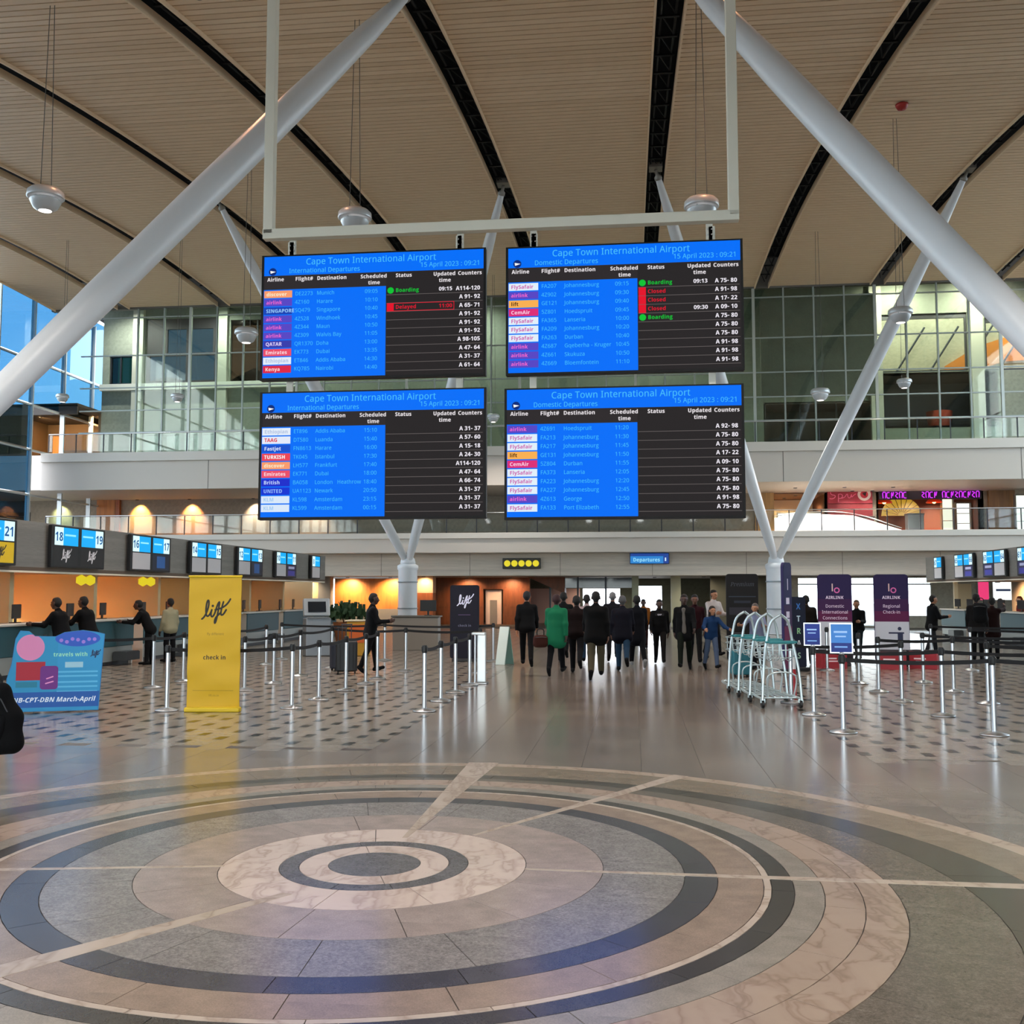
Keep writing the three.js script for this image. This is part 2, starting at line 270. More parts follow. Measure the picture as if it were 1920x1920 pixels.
// ================================================================ the setting: the balconies and rooms at the far end
const fasciaMat = M(0xc0b8ae, 0.55);
const wallZ = (x0, x1, y0, y1, z, t, holes, mat, name, parent) => part(name, meterUV(plate(rect(x0, x1, y0, y1), t, holes.map((h) => rect(...h).reverse())).translate(0, 0, z - t)), mat, parent);
{
  const up = structGroup('balcony_upper');
  part('deck', b6(-36, 24, 7.05, 8.86, -58, -50.1), fasciaMat, up);
  part('fascia', b6(-30.3, 24, 7.02, 8.48, -50.1, -50), fasciaMat, up);
  part('coping', rbx(54.3, 0.46, 0.3, 0.02, -3.15, 8.7, -50.02), M(0xcac4bb, 0.5), up);
  for (const x of [-21.3, -10.4, 7.2, 18]) part('joint_strip', b6(x - 0.012, x + 0.012, 7.02, 8.48, -50, -49.992), M(0x4b4a47, 0.7), up);
  const mid = structGroup('balcony_middle');
  part('deck', b6(-37, 24, 3.7, 4.64, -62, -50.1), fasciaMat, mid);
  part('fascia', b6(-30.3, 24, 3.72, 4.4, -50.1, -49.98), fasciaMat, mid);
  part('coping', rbx(54.3, 0.28, 0.26, 0.02, -3.15, 4.54, -50.0), M(0xcac4bb, 0.5), mid);
  part('bulkhead', b6(-30.3, 24, 2.6, 3.72, -62, -50.9), M(0xdacfbf, 0.6, { map: fineSpeckle }), mid);
  for (let i = 0; i < 11; i++) part('joint_strip', b6(-26 + 4.5 * i - 0.01, -26 + 4.5 * i + 0.01, 2.6, 3.72, -50.9, -50.892), M(0x6b645a, 0.7), mid);
  // closing walls around the rooms
  struct('wall_end', [b6(-37.3, -37, -0.4, 8.8, -62, -50.4)], plaster); struct('wall_end', [b6(24, 24.3, -0.4, 18, -61, -58)], plaster);
  struct('roof_upper', [b6(-30.3, 24, 17.55, 17.9, -58, -50.75)], M(0xa9a79c, 0.8));
  struct('lintel', [b6(-30.3, 24, 16.55, 18.4, -50.72, -50.42)], M(0x6f6c66, 0.6));
  // upper back wall with its windows
  const bw = structGroup('wall_back');
  wallZ(-29.3, 24, 8.86, 17.6, -54, 0.3, [[-26.8, -22.65, 13.35, 17.0], [-28.9, -27.5, 13.35, 14.95], [-21.9, -19.0, 13.35, 16.8], [12.75, 17.05, 12.98, 16.0], [17.9, 21.5, 12.98, 15.7], [6.9, 12.35, 8.95, 11.5], [12.75, 18.4, 10.2, 12.85]], greyWall, 'wall', bw);
  part('sill', b6(-29.3, -18, 12.95, 13.3, -54, -53.7), M(0xc8cdc4, 0.5), bw);
  for (const x of [-27.15, -22.3, 12.5, 17.45]) part('pilaster', b6(x - 0.3, x + 0.3, 8.86, 17.55, -54, -53.75), M(0xaeb3a6, 0.6), bw);
  // picture window on the left: dark frame, tinted panes
  const w1 = structGroup('window_1');
  part('frame', plate(rect(-26.8, -22.65, 13.35, 17), 0.12, [rect(-25.6, -24.5, 15.05, 16.4).reverse(), rect(-24.35, -22.95, 15.05, 16.4).reverse(), rect(-26.6, -24.5, 13.5, 14.9).reverse(), rect(-24.35, -22.85, 13.5, 14.9).reverse()]).translate(0, 0, -54.25), M(0x2e2c33, 0.6), w1);
  const tint = P(0x53626c, 0.04, { transmission: 1, thickness: 0 });
  for (const [a, b, c, d] of [[-25.6, -24.5, 15.05, 16.4], [-24.35, -22.95, 15.05, 16.4], [-26.6, -24.5, 13.5, 14.9], [-24.35, -22.85, 13.5, 14.9]]) part('pane', b6(a, b, c, d, -54.22, -54.2), tint, w1);
  const w2 = structGroup('window_2');
  part('pane', b6(-28.9, -27.5, 13.35, 14.95, -54.2, -54.18), P(0x2d4a45, 0.04, { transmission: 1, thickness: 0 }), w2);
  part('frame', plate(rect(-28.9, -27.5, 13.35, 14.95), 0.1, [rect(-28.83, -28.32, 13.42, 14.88).reverse(), rect(-28.24, -27.57, 13.42, 14.88).reverse()]).translate(0, 0, -54.18), darkSteel, w2);
  const w3 = structGroup('window_3');
  part('pane', b6(-21.9, -19, 13.35, 16.8, -54.2, -54.18), P(0x5a5046, 0.05, { transmission: 1, thickness: 0 }), w3);
  for (const x of [-21.2, -20.4, -19.7]) part('mullion', b6(x - 0.04, x + 0.04, 13.35, 16.8, -54.2, -54.1), darkSteel, w3);
  // dark roof and stair seen beyond the picture window
  tag(mesh('neighbouring_roof', plate([[-27.5, 14.6], [-24.3, 13.9], [-22, 15.0], [-22, 11], [-30, 11], [-30, 13.9]], 3).translate(0, 0, -61), M(0x3b3a3f, 0.8)), 'dark sloping roof seen through the upper picture window on the left', 'roof');
  // bright court seen through the windows on the right
  const court = structGroup('court_wall');
  part('wall', b6(8, 30, 8, 19, -62.5, -62), M(0xf0e2b8, 0.8, { map: fineSpeckle }), court);
  for (let i = 0; i < 6; i++) part('brace', rod(V(10.5 + 1.9 * i, 12.8, -61.7), V(13.3 + 1.9 * i, 17.2, -61.7), 0.06, 0.06, 6), darkSteel, court);
  const sw = tag(mesh('orange_swoosh', plate([[18.2, 14.9], [20, 16.0], [22.5, 16.8], [23.6, 17], [23.6, 15.2], [21.5, 15.1], [19.6, 14.5], [18.2, 14.3]], 0.1).translate(0, 0, -61.9), M(0xf08a1c, 0.6)), 'orange curved shape on the wall outside the upper right windows', 'sign');
  const w4 = structGroup('window_4');
  for (const [a, b, c, d] of [[12.75, 17.05, 12.98, 16], [17.9, 21.5, 12.98, 15.7]]) {
    part('pane', b6(a, b, c, d, -54.2, -54.18), P(0xf2f2ea, 0.04, { transmission: 1, thickness: 0 }), w4);
    part('frame', plate(rect(a, b, c, d), 0.1, [rect(a + 0.1, b - 0.1, c + 0.1, d - 0.25).reverse()]).translate(0, 0, -54.2), darkSteel, w4);
  }
  // dark shop fronts along the upper balcony
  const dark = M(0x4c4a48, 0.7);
  const s1 = structGroup('shopfront_1');
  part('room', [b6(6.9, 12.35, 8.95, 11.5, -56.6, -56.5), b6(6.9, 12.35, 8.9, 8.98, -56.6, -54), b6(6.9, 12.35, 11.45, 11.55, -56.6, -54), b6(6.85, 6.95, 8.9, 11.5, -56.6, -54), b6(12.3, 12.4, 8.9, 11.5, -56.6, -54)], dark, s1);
  for (const x of [8.7, 10.5]) part('mullion', b6(x - 0.04, x + 0.04, 8.95, 11.5, -54.15, -54.05), darkSteel, s1);
  const s2 = structGroup('shopfront_2');
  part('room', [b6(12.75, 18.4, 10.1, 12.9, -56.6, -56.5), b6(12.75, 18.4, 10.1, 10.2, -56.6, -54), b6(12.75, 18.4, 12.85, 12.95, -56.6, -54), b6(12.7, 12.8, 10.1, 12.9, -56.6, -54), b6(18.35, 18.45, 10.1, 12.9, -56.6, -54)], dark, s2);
  tag(mesh('lounge_chair', [lathe([[0.02, 0], [0.5, 0], [0.55, 0.1], [0.55, 0.2], [0.65, 0.9], [0.55, 0.92], [0.45, 0.3], [0.02, 0.28]], 20, 15.9, 10.2, -55.2)], M(0x8a2f14, 0.8)), 'round rust-red tub chair behind the dark upper window on the right', 'chair');
  // grey roller screen behind the glass on the upper right
  struct('wall_screen', [b6(6.5, 12.0, 11.55, 16.5, -52.2, -52)], M(0x8c8c82, 0.8, { map: fineSpeckle }));
  // the café on the upper left
  const cafe = structGroup('cafe_room');
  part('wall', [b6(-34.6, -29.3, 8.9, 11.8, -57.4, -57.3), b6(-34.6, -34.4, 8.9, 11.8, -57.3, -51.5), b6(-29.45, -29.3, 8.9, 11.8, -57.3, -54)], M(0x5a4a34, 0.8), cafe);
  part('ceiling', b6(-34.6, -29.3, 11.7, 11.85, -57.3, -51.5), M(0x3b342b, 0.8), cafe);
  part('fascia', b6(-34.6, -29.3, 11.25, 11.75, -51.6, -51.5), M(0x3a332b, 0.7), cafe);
  part('door', b6(-34.0, -33.3, 8.95, 11.0, -57.3, -57.2), M(0xc98a35, 0.6), cafe);
  part('counter', b6(-32.4, -29.2, 8.9, 9.9, -56.2, -55.6), M(0x2b2a28, 0.6), cafe);
}
// round ceiling spots: a dark ring, a glowing lens and its light
const spotRing = darkSteel;
function downlight(x, y, z, color, power, label, angle = 1.0, tx = x, tz = z, k = 4, group) {
  const t = thing('downlight', label, 'light', [x, y, z], 0, group);
  part('ring', lathe([[0.06, 0.0], [0.1, 0.0], [0.1, -0.03], [0.075, -0.035], [0.06, -0.01]], 16), spotRing, t);
  part('lens', new THREE.CylinderGeometry(0.065, 0.065, 0.01, 14).translate(0, -0.012, 0), glow(color, k), t);
  spot(x, y - 0.05, z, color, power, angle, tx, y - 1, tz, 3);
  return t;
}
[-33.2, -31.6, -30.0].forEach((x, i) => downlight(x, 11.68, -54.4, 0xffc98a, 60, `small warm spot in the ceiling of the upper café, ${ordinal(i)} from the left`, 1.0, x, -55.8, 6, 'café ceiling spots'));
[13.6, 17.4].forEach((x, i) => downlight(x, 17.5, -52.2, 0xfff0d8, 160, `added fill spot of the upper gallery over the right windows, ${ordinal(i)} from the left`, 1.3, x, -52.8, 4, 'added upper gallery spots'));  // unseen lamps added to light the gallery behind the glass
[-27.2, -22.2, -17, -8.5, 1].forEach((x, i) => downlight(x, 17.5, -52.0, 0xf6f4e6, 130, `added fill spot of the upper gallery over the grey wall, ${ordinal(i)} from the left`, 1.3, x, -52.2, 4, 'added upper gallery spots'));  // more added lamps, to lift the grey gallery wall

// the glass wall between hall and upper gallery
{
  const g = structGroup('glass_wall'), xs = [];
  for (let k = -4; k <= 26; k++) xs.push(11.72 - 1.4315 * k);
  const ys = [8.95, 10.05, 11.2, 12.4, 14.1, 16.1, 16.58], mm = M(0x9aa3a0, 0.45, { metalness: 0.3 }), heavy = M(0xb4bbb6, 0.4, { metalness: 0.3 });
  xs.forEach((x, i) => part('mullion', bx(i % 4 === 0 ? 0.13 : 0.07, 7.65, 0.14, x, 12.76, -50.5), i % 4 === 0 ? heavy : mm, g));
  for (const y of ys) part('transom', b6(-28.6, 24, y - 0.03, y + 0.03, -50.54, -50.46), mm, g);
  const geo = {};
  for (let i = 0; i < xs.length - 1; i++) for (let j = 0; j < ys.length - 1; j++) {
    const h = ys[j + 1] - ys[j] - 0.06; const m = part('pane', geo[j] ??= new THREE.BoxGeometry(1.36, h, 0.016), greenGlass, g);
    m.position.set((xs[i] + xs[i + 1]) / 2, (ys[j] + ys[j + 1]) / 2, -50.5);
  }
}
// glass balustrades
function balustrade(name, label, x0, x1, y, z, step) {
  const t = thing(name, label, 'railing', [0, y, z]);
  part('handrail', rod(V(x0, 1.02, 0), V(x1, 1.02, 0), 0.025), steel, t);
  const n = Math.round((x1 - x0) / step), w = (x1 - x0) / n, pg = new THREE.BoxGeometry(w - 0.08, 0.86, 0.014), sg = new THREE.BoxGeometry(0.05, 1.02, 0.03);
  for (let i = 0; i <= n; i++) { const m = part('post', sg, darkSteel, t); m.position.set(x0 + w * i, 0.51, 0); }
  for (let i = 0; i < n; i++) { const m = part('pane', pg, clearGlass, t); m.position.set(x0 + w * (i + 0.5), 0.54, 0); }
}
balustrade('balustrade', 'glass balustrade with dark posts along the middle balcony, above the check-in fascia', -30, 23.9, 4.66, -50.06, 1.5);
balustrade('balustrade', 'glass balustrade along the upper balcony in front of the tall glass wall', -30, 23.9, 8.92, -50.1, 1.5);

// the middle gallery
{
  const w = structGroup('wall_gallery');
  wallZ(-37, 24, 4.6, 7.1, -56, 0.3, [[6.6, 10.2, 4.66, 7.05], [12.9, 18.0, 4.66, 7.05], [-36.5, -34.5, 5.0, 7.0]], warmPlaster, 'wall', w);
  part('orange_panel', b6(-30.4, -29.3, 4.66, 7.05, -56, -55.85), orangeWood, w);
  part('orange_panel', b6(-29.25, -29.0, 4.66, 7.05, -56, -55.8), M(0xa85a20, 0.5, { map: woodGrain }), w);
  for (const [x, c] of [[6.62, 0xb08a55], [18.5, 0x8d6538]]) part('timber_panel', b6(x - 0.1, x + (x > 10 ? 1.2 : 0.9), 4.66, 7.05, -56, -55.8), M(c, 0.5, { map: woodGrain }), w);
  part('shop_room', [b6(6.6, 18.2, 4.62, 4.68, -60, -56), b6(6.6, 18.2, 7.0, 7.1, -60, -56), b6(6.5, 6.6, 4.6, 7.1, -60, -56), b6(10.2, 10.3, 4.6, 7.1, -60, -56), b6(12.8, 12.9, 4.6, 7.1, -60, -56), b6(18.0, 18.2, 4.6, 7.1, -60, -56)], M(0x4a2a16, 0.7), w);
  part('shop_back', b6(6.6, 10.2, 4.66, 7.0, -60, -59.9), M(0xcdb48c, 0.7), w);
  part('shop_back', b6(12.9, 18.0, 4.66, 7.0, -60, -59.9), M(0x5a2410, 0.7), w);
  const tv = structGroup('window_5'); part('pane', b6(-36.5, -34.5, 5, 7, -56.2, -56.15), M(0x20262a, 0.2), tv); part('frame', plate(rect(-36.6, -34.4, 4.9, 7.1), 0.08, [rect(-36.5, -34.5, 5, 6.4).reverse()]).translate(0, 0, -56.1), M(0x8c8c88, 0.6), tv);
}
[[-27.82, 0xffb45a, 110], [-24.73, 0xffa860, 110], [-32.6, 0xcfe0a0, 40], [-21, 0xffe0c0, 60], [-17.5, 0xffe0c0, 60]].forEach(([x, c, p], i) => downlight(x, 7.02, -55.55, c, p, `wall-washing spot under the upper balcony on the left, ${['first warm one by the orange panel','second warm one','greenish one','faint one by the screens','last faint one'][i]}`, 0.75, x, -55.95, 5, 'wall washers of the left gallery'));
[[7.4, -57.5], [8.4, -58.2], [9.5, -57.3], [8.8, -56.8]].forEach(([x, z], i) => downlight(x, 6.98, z, 0xffdca8, 90, `bright ceiling spot inside the cream gallery shop, ${['far left','deepest','far right','nearest'][i]} of four`, 1.1, x, z - 0.3, 8, 'spots in the cream shop'));
[[13.4, -57.6], [17.2, -57.6], [16.8, -58.6], [15.2, -57.2]].forEach(([x, z], i) => downlight(x, 6.98, z, 0xffe6c0, 70, `bright ceiling spot inside the dark red gallery bar, ${['far left','far right','deepest','middle'][i]} of four`, 1.1, x, z - 0.3, 8, 'spots in the gallery bar'));
[[8.2, -53], [10.6, -53], [13, -53.2], [11.4, -55.0], [12.4, -55.0]].forEach(([x, z], i) => downlight(x, 7.02, z, 0xfff2e2, i < 3 ? 130 : 22, `added fill spot under the upper balcony ${['over the top of the white ramp', 'over the middle of the white ramp', 'over the foot of the white ramp', 'left before the red shop sign', 'right before the red shop sign'][i]}`, 1.2, x, z, 5, 'added spots over the ramp'));  // lamps added to brighten the ramp and the red sign
{
  // red shop sign and red counter below
  const sign = thing('shop_sign', 'dark red shop sign with pink script and a round emblem on the middle balcony', 'sign', [11.42, 6.9, -55.85]);
  part('board', rbx(2.3, 0.95, 0.14, 0.02), M(0x7d0a22, 0.5), sign);
  part('face', new THREE.PlaneGeometry(2.22, 0.88).translate(0, 0, 0.078), new THREE.MeshStandardMaterial({ roughness: 0.5, map: canvasTex(512, 208, (c, w, h) => {
    c.fillStyle = '#8a0e28'; c.fillRect(0, 0, w, h); c.strokeStyle = '#e06a8c'; c.lineWidth = 9; c.lineCap = 'round';
    c.beginPath(); c.moveTo(70, 60); c.bezierCurveTo(10, 50, 20, 110, 70, 108); c.bezierCurveTo(110, 120, 60, 170, 20, 150); c.stroke();
    c.beginPath(); c.moveTo(120, 190); c.lineTo(122, 100); c.bezierCurveTo(190, 80, 180, 160, 126, 150); c.bezierCurveTo(230, 150, 200, 90, 230, 100); c.bezierCurveTo(230, 170, 270, 150, 275, 100); c.bezierCurveTo(272, 170, 290, 110, 325, 98); c.stroke();
    c.fillStyle = '#f0d9d0'; c.beginPath(); c.arc(425, 104, 78, 0, 7); c.fill(); c.fillStyle = '#b0162c'; c.beginPath(); c.arc(425, 104, 46, 0, 7); c.fill(); c.fillStyle = '#2a1210'; c.beginPath(); c.moveTo(400, 90); c.lineTo(452, 70); c.lineTo(440, 130); c.fill();
  }) }), sign);
  const ct = thing('shop_counter', 'dark red shop front with low counter under the red shop sign', 'counter', [11.42, 4.66, -55.6]);
  part('back_panel', b6(-1.15, 1.15, 0, 1.75, -0.3, -0.2), M(0x6e0716, 0.55), ct); part('counter', rbx(2.2, 1.0, 0.5, 0.03, 0, 0.5, 0.1), M(0x4a0a12, 0.5), ct); part('worktop', rbx(2.3, 0.06, 0.6, 0.02, 0, 1.03, 0.1), M(0x1d1516, 0.4), ct);
  // purple lettering in bent tubes
  const neon = thing('neon_sign', 'violet tube lettering along the top of the gallery bar front', 'sign', [12.95, 6.62, -55.75]);
  part('fascia', b6(-0.05, 5.1, 0.0, 0.5, -0.2, -0.06), M(0x1a0a1a, 0.6), neon);
  const tubes = []; let nx = 0.15;
  for (let i = 0; i < 21; i++) { if (i === 6 || i === 11) { nx += i === 6 ? 0.7 : 0.2; continue; } const s = i % 4, y = 0.07; const q = s === 0 ? [[0, 0, 0], [0, 0.3, 0], [0.12, 0.3, 0], [0.12, 0, 0]] : s === 1 ? [[0.12, 0.3, 0], [0, 0.28, 0], [0, 0.02, 0], [0.12, 0, 0]] : s === 2 ? [[0, 0, 0], [0.02, 0.32, 0], [0.06, 0.1, 0], [0.12, 0.32, 0]] : [[0, 0.3, 0], [0.12, 0.25, 0], [0, 0.12, 0], [0.12, 0, 0]]; tubes.push(tube(q.map(([a, b, c]) => [nx + a, y + b, c]), 0.026, 14, 5)); nx += 0.21; }
  part('tube_lettering', tubes, glow(0xb42bd0, 1.6), neon);
  const arch = thing('arch_mosaic', 'glowing yellow half-round panel at the back of the gallery bar', 'panel', [14.65, 5.95, -58.4]);
  part('panel', plate([...Array(25)].map((_, i) => [1.05 * Math.cos(i / 24 * Math.PI), 1.0 * Math.sin(i / 24 * Math.PI)]), 0.08), glow(0xd0a030, 0.75), arch);
  const ribs = []; for (let i = 0; i <= 10; i++) { const a = i / 10 * Math.PI; ribs.push(rod(V(0.2 * Math.cos(a), 0.2 * Math.sin(a), 0.1), V(1.04 * Math.cos(a), 0.99 * Math.sin(a), 0.1), 0.02, 0.02, 5)); }
  part('ribs', ribs, M(0x5a4010, 0.5), arch);
  for (const [x, w] of [[13.35, 'left'], [15.9, 'right']]) {
    const p = thing('pendant_lamp', `orange glowing pendant shade, the ${w} one of the pair in the gallery bar`, 'lamp', [x, 6.55, -56.6]);
    part('shade', lathe([[0.03, 0.3], [0.12, 0.28], [0.42, -0.02], [0.4, -0.05], [0.12, 0.24], [0.03, 0.26]], 20), P(0xd8551a, 0.8, { transmission: 0.4, thickness: 0 }), p);
    part('bulb', new THREE.SphereGeometry(0.1, 12, 8), glow(0xffb070, 7), p); part('cord', rod(V(0, 0.28, 0), V(0, 0.5, 0), 0.01), blackPlastic, p);
    const l = new THREE.PointLight(0xff9a50, 12, 0, 2); l.position.set(x, 6.55, -56.6); l.castShadow = true; l.shadow.radius = 4; scene.add(l);
  }
  const pl = thing('planter', 'dark square planter in front of the glowing half-round panel', 'planter', [14.5, 4.69, -55.2]);
  part('box', rbx(0.8, 1.1, 0.6, 0.04, 0, 0.55, 0), M(0x4a5056, 0.6), pl); part('rim', rbx(0.86, 0.08, 0.66, 0.02, 0, 1.1, 0), M(0x3a4046, 0.6), pl);
  // backlit shop displays
  for (const [x, y, w, h, c, k, n] of [[9.1, 5.6, 2.4, 0.9, 0xf6f4f0, 2.2, 'wide white glowing shop display in the cream gallery shop'], [16.75, 5.9, 0.55, 1.9, 0xf2efd8, 1.3, 'narrow white glowing shop display in the gallery bar'], [17.55, 5.7, 0.7, 1.6, 0xf4f2ee, 1.6, 'bright glowing shop display beside the narrow one in the gallery bar'], [19.9, 5.75, 0.55, 2.0, 0xe8f2e6, 1.3, 'glowing shop display at the right edge of the middle balcony']]) {
    const d = thing('display_case', n, 'display', [x, y, x > 19 ? -55.7 : -57.4]);
    part('case', plate(rect(-w / 2 - 0.06, w / 2 + 0.06, -h / 2 - 0.06, h / 2 + 0.06), 0.25, [rect(-w / 2, w / 2, -h / 2, h / 2).reverse()]), M(0x6a6258, 0.6), d);
    part('lit_back', b6(-w / 2, w / 2, -h / 2, h / 2, 0, 0.03), glow(c, k), d);
    for (let i = 1; i < 3; i++) part('shelf', b6(-w / 2, w / 2, -h / 2 + h * i / 3 - 0.012, -h / 2 + h * i / 3 + 0.012, 0.03, 0.22), M(0xa09a90, 0.5), d);
  }
  const rampBase = thing('ramp_panel', 'white panelled ramp side sloping down behind the middle balcony railing', 'panel', [0, 4.68, -54.2]);
  part('panel', plate([[7.3, 0], [13.9, 0], [13.6, 0.25], [11.2, 1.0], [9.0, 1.1], [7.3, 0.9]], 0.1), M(0xf2f6f6, 0.4), rampBase);
  part('handrail', tube([[7.3, 1.0, 0.05], [9.0, 1.2, 0.05], [11.2, 1.1, 0.05], [13.6, 0.35, 0.05]], 0.025), steel, rampBase);
}

// the ground floor under the balconies
{
  const g = structGroup('wall_ground');
  const holes = [[8.4, 10.6, 0.1, 2.5], [10.75, 12.7, 0.1, 2.5], [12.85, 14.9, 0.6, 2.5]];
  part('wall', meterUV(plate(rect(6.9, 24, 0, 2.62), 0.2, holes.map((h) => rect(...h).reverse())).translate(0, 0, -54.2)), M(0xb3ac9a, 0.7, { map: fineSpeckle }), g);
  for (const [a, b, c, d] of holes) { part('pane', b6(a, b, c, d, -54.12, -54.1), clearGlass, g); part('transom', b6(a, b, 2.15, 2.22, -54.15, -54.05), darkSteel, g); }
  part('orange_panel', b6(-15.8, -11.9, 0.9, 2.52, -54.1, -54), orangeWood, g);
  part('orange_dado', b6(-15.8, -11.9, 0, 0.9, -54.1, -54), M(0x777069, 0.6), g);
  part('beige_panel', b6(-17.6, -16.4, 0, 2.4, -53.1, -53), M(0xc9a878, 0.6), g);
  part('grey_pier', b6(-16.4, -15.75, 0, 2.6, -53.6, -53), M(0x77726c, 0.7), g);
  part('side_wall', b6(-30.3, -17.6, 0, 2.6, -54.2, -54), M(0x6d6459, 0.7), g);
  part('pillar', [b6(-10.85, -10.0, 1.75, 2.6, -52.4, -51.6)], M(0xc8a37c, 0.6), g);
  part('pillar_base', [b6(-10.85, -10.0, 0, 1.75, -52.4, -51.6)], M(0xb8632a, 0.55, { map: woodGrain }), g);
  part('brown_wall', meterUV(plate(rect(-11.9, -5.6, 0, 2.6), 0.2, [rect(-8.2, -7.1, 0.02, 1.95).reverse()]).translate(0, 0, -57.2)), brownWood, g);
  part('return_wall', b6(-12, -11.8, 0, 2.6, -57.2, -54), brownWood, g);
  part('stair_soffit', plate([[-5.6, 2.6], [-3.6, 1.7], [-3.6, 2.6]], 1.4).translate(0, 0, -57.2), brownWood, g);
  part('pink_wall', b6(-6, -3, 0, 2.0, -60.2, -60), M(0xcaa093, 0.7), g);
  part('end_wall', meterUV(plate(rect(-12, 7, 0, 2.62), 0.2, [rect(0.1, 1.75, 0.02, 2.15).reverse(), rect(-2.9, -0.7, 0.02, 2.0).reverse()]).translate(0, 0, -61.9)), M(0x6f6f5c, 0.7, { map: fineSpeckle }), g);
  for (const x of [-4.4, -2.9, -1.4, 0.05]) part('screen_mullion', b6(x - 0.05, x + 0.05, 0, 2.6, -56.1, -56), darkSteel, g);
  for (let i = 0; i < 3; i++) part('screen_pane', b6(-4.35 + 1.5 * i, -2.95 + 1.5 * i, 2.02, 2.56, -56.06, -56.04), P(0x46504a, 0.05, { transmission: 1, thickness: 0 }), g);
  part('cream_pillar', b6(2.0, 2.5, 0, 2.6, -54.5, -54), M(0xb7b294, 0.6), g); part('cream_pillar', b6(0.0, 0.35, 0, 2.6, -54.5, -54), M(0xa9ab90, 0.6), g);
  part('dark_wall', b6(4.0, 6.9, 0, 2.6, -54.2, -54), M(0x4f4a3a, 0.7), g);
  part('door_leaf', b6(-8.1, -7.2, 0.02, 1.9, -57.25, -57.2), M(0xd9c4ba, 0.6), g); part('door_panel', b6(-7.85, -7.45, 0.02, 1.35, -57.2, -57.17), M(0x85807c, 0.6), g);
}
[[-14.9, -53.3, 50, 0xffdcae], [-12.6, -53.3, 50, 0xffdcae], [-9, -56.2, 20, 0xffd4a4], [-6.6, -56.2, 20, 0xffd4a4], [-10.4, -51.2, 12, 0xffdcae], [-17, -52.4, 24, 0xffe2bc]].forEach(([x, z, p, c], i) => downlight(x, 2.58, z, c, p, `warm recessed soffit spot over the ${['left half of the orange panel','right half of the orange panel','left part of the brown wall','right part of the brown wall','two-tone pillar','beige panel'][i]}`, 1.15, x, z - 0.5, 5, 'recessed spots at the orange walls'));
[[1.2, -55.5, 14], [3.6, -53, 10], [-2, -58.5, 18], [5.6, -52.2, 10]].forEach(([x, z, p], i) => downlight(x, 2.58, z, 0xfff2d8, p, `neutral recessed soffit spot ${['before the bright doorway','before the dark wall','behind the glazed screen','beside the far right column'][i]}`, 1.15, x, z - 0.5, 5, 'recessed spots of the far passage'));
{
  // signs on the lower band
  const y = thing('gate_sign', 'black sign with five round yellow symbols on the band under the middle balcony', 'sign', [-5.4, 3.2, -50.8]);
  part('box', rbx(1.9, 0.52, 0.12, 0.03), blackPlastic, y);
  part('face', new THREE.PlaneGeometry(1.84, 0.46).translate(0, 0, 0.065), new THREE.MeshStandardMaterial({ color: 0x000000, emissive: 0xffffff, emissiveIntensity: 0.85, roughness: 0.4, emissiveMap: canvasTex(384, 96, (c, w, h) => { c.fillStyle = '#141204'; c.fillRect(0, 0, w, h); for (let i = 0; i < 5; i++) { c.fillStyle = '#f4e21a'; c.beginPath(); c.arc(44 + 74 * i, 48, 33, 0, 7); c.fill(); c.fillStyle = '#8a7a08'; c.font = 'bold 36px sans-serif'; c.textAlign = 'center'; c.fillText('●', 44 + 74 * i, 60); } }) }), y);
  const b = thing('blue_sign', 'lit blue sign with pale lettering on the band above the far passage', 'sign', [0.86, 3.42, -50.75]);
  part('box', rbx(1.9, 0.54, 0.12, 0.03), M(0x1a3a6a, 0.5), b);
  part('face', new THREE.PlaneGeometry(1.84, 0.48).translate(0, 0, 0.065), new THREE.MeshStandardMaterial({ color: 0x000000, emissive: 0xffffff, emissiveIntensity: 0.9, roughness: 0.4, emissiveMap: canvasTex(384, 96, (c, w, h) => { c.fillStyle = '#0b3f9a'; c.fillRect(0, 0, w, 26); c.fillStyle = '#1f86d8'; c.fillRect(0, 26, w, 70); c.fillStyle = '#9fe6ff'; c.font = 'bold 50px sans-serif'; c.fillText('Departures', 26, 78); c.fillStyle = '#0b3f9a'; c.fillRect(330, 26, 54, 70); c.fillStyle = '#d8f0ff'; c.fillRect(346, 40, 14, 34); }) }), b);
}
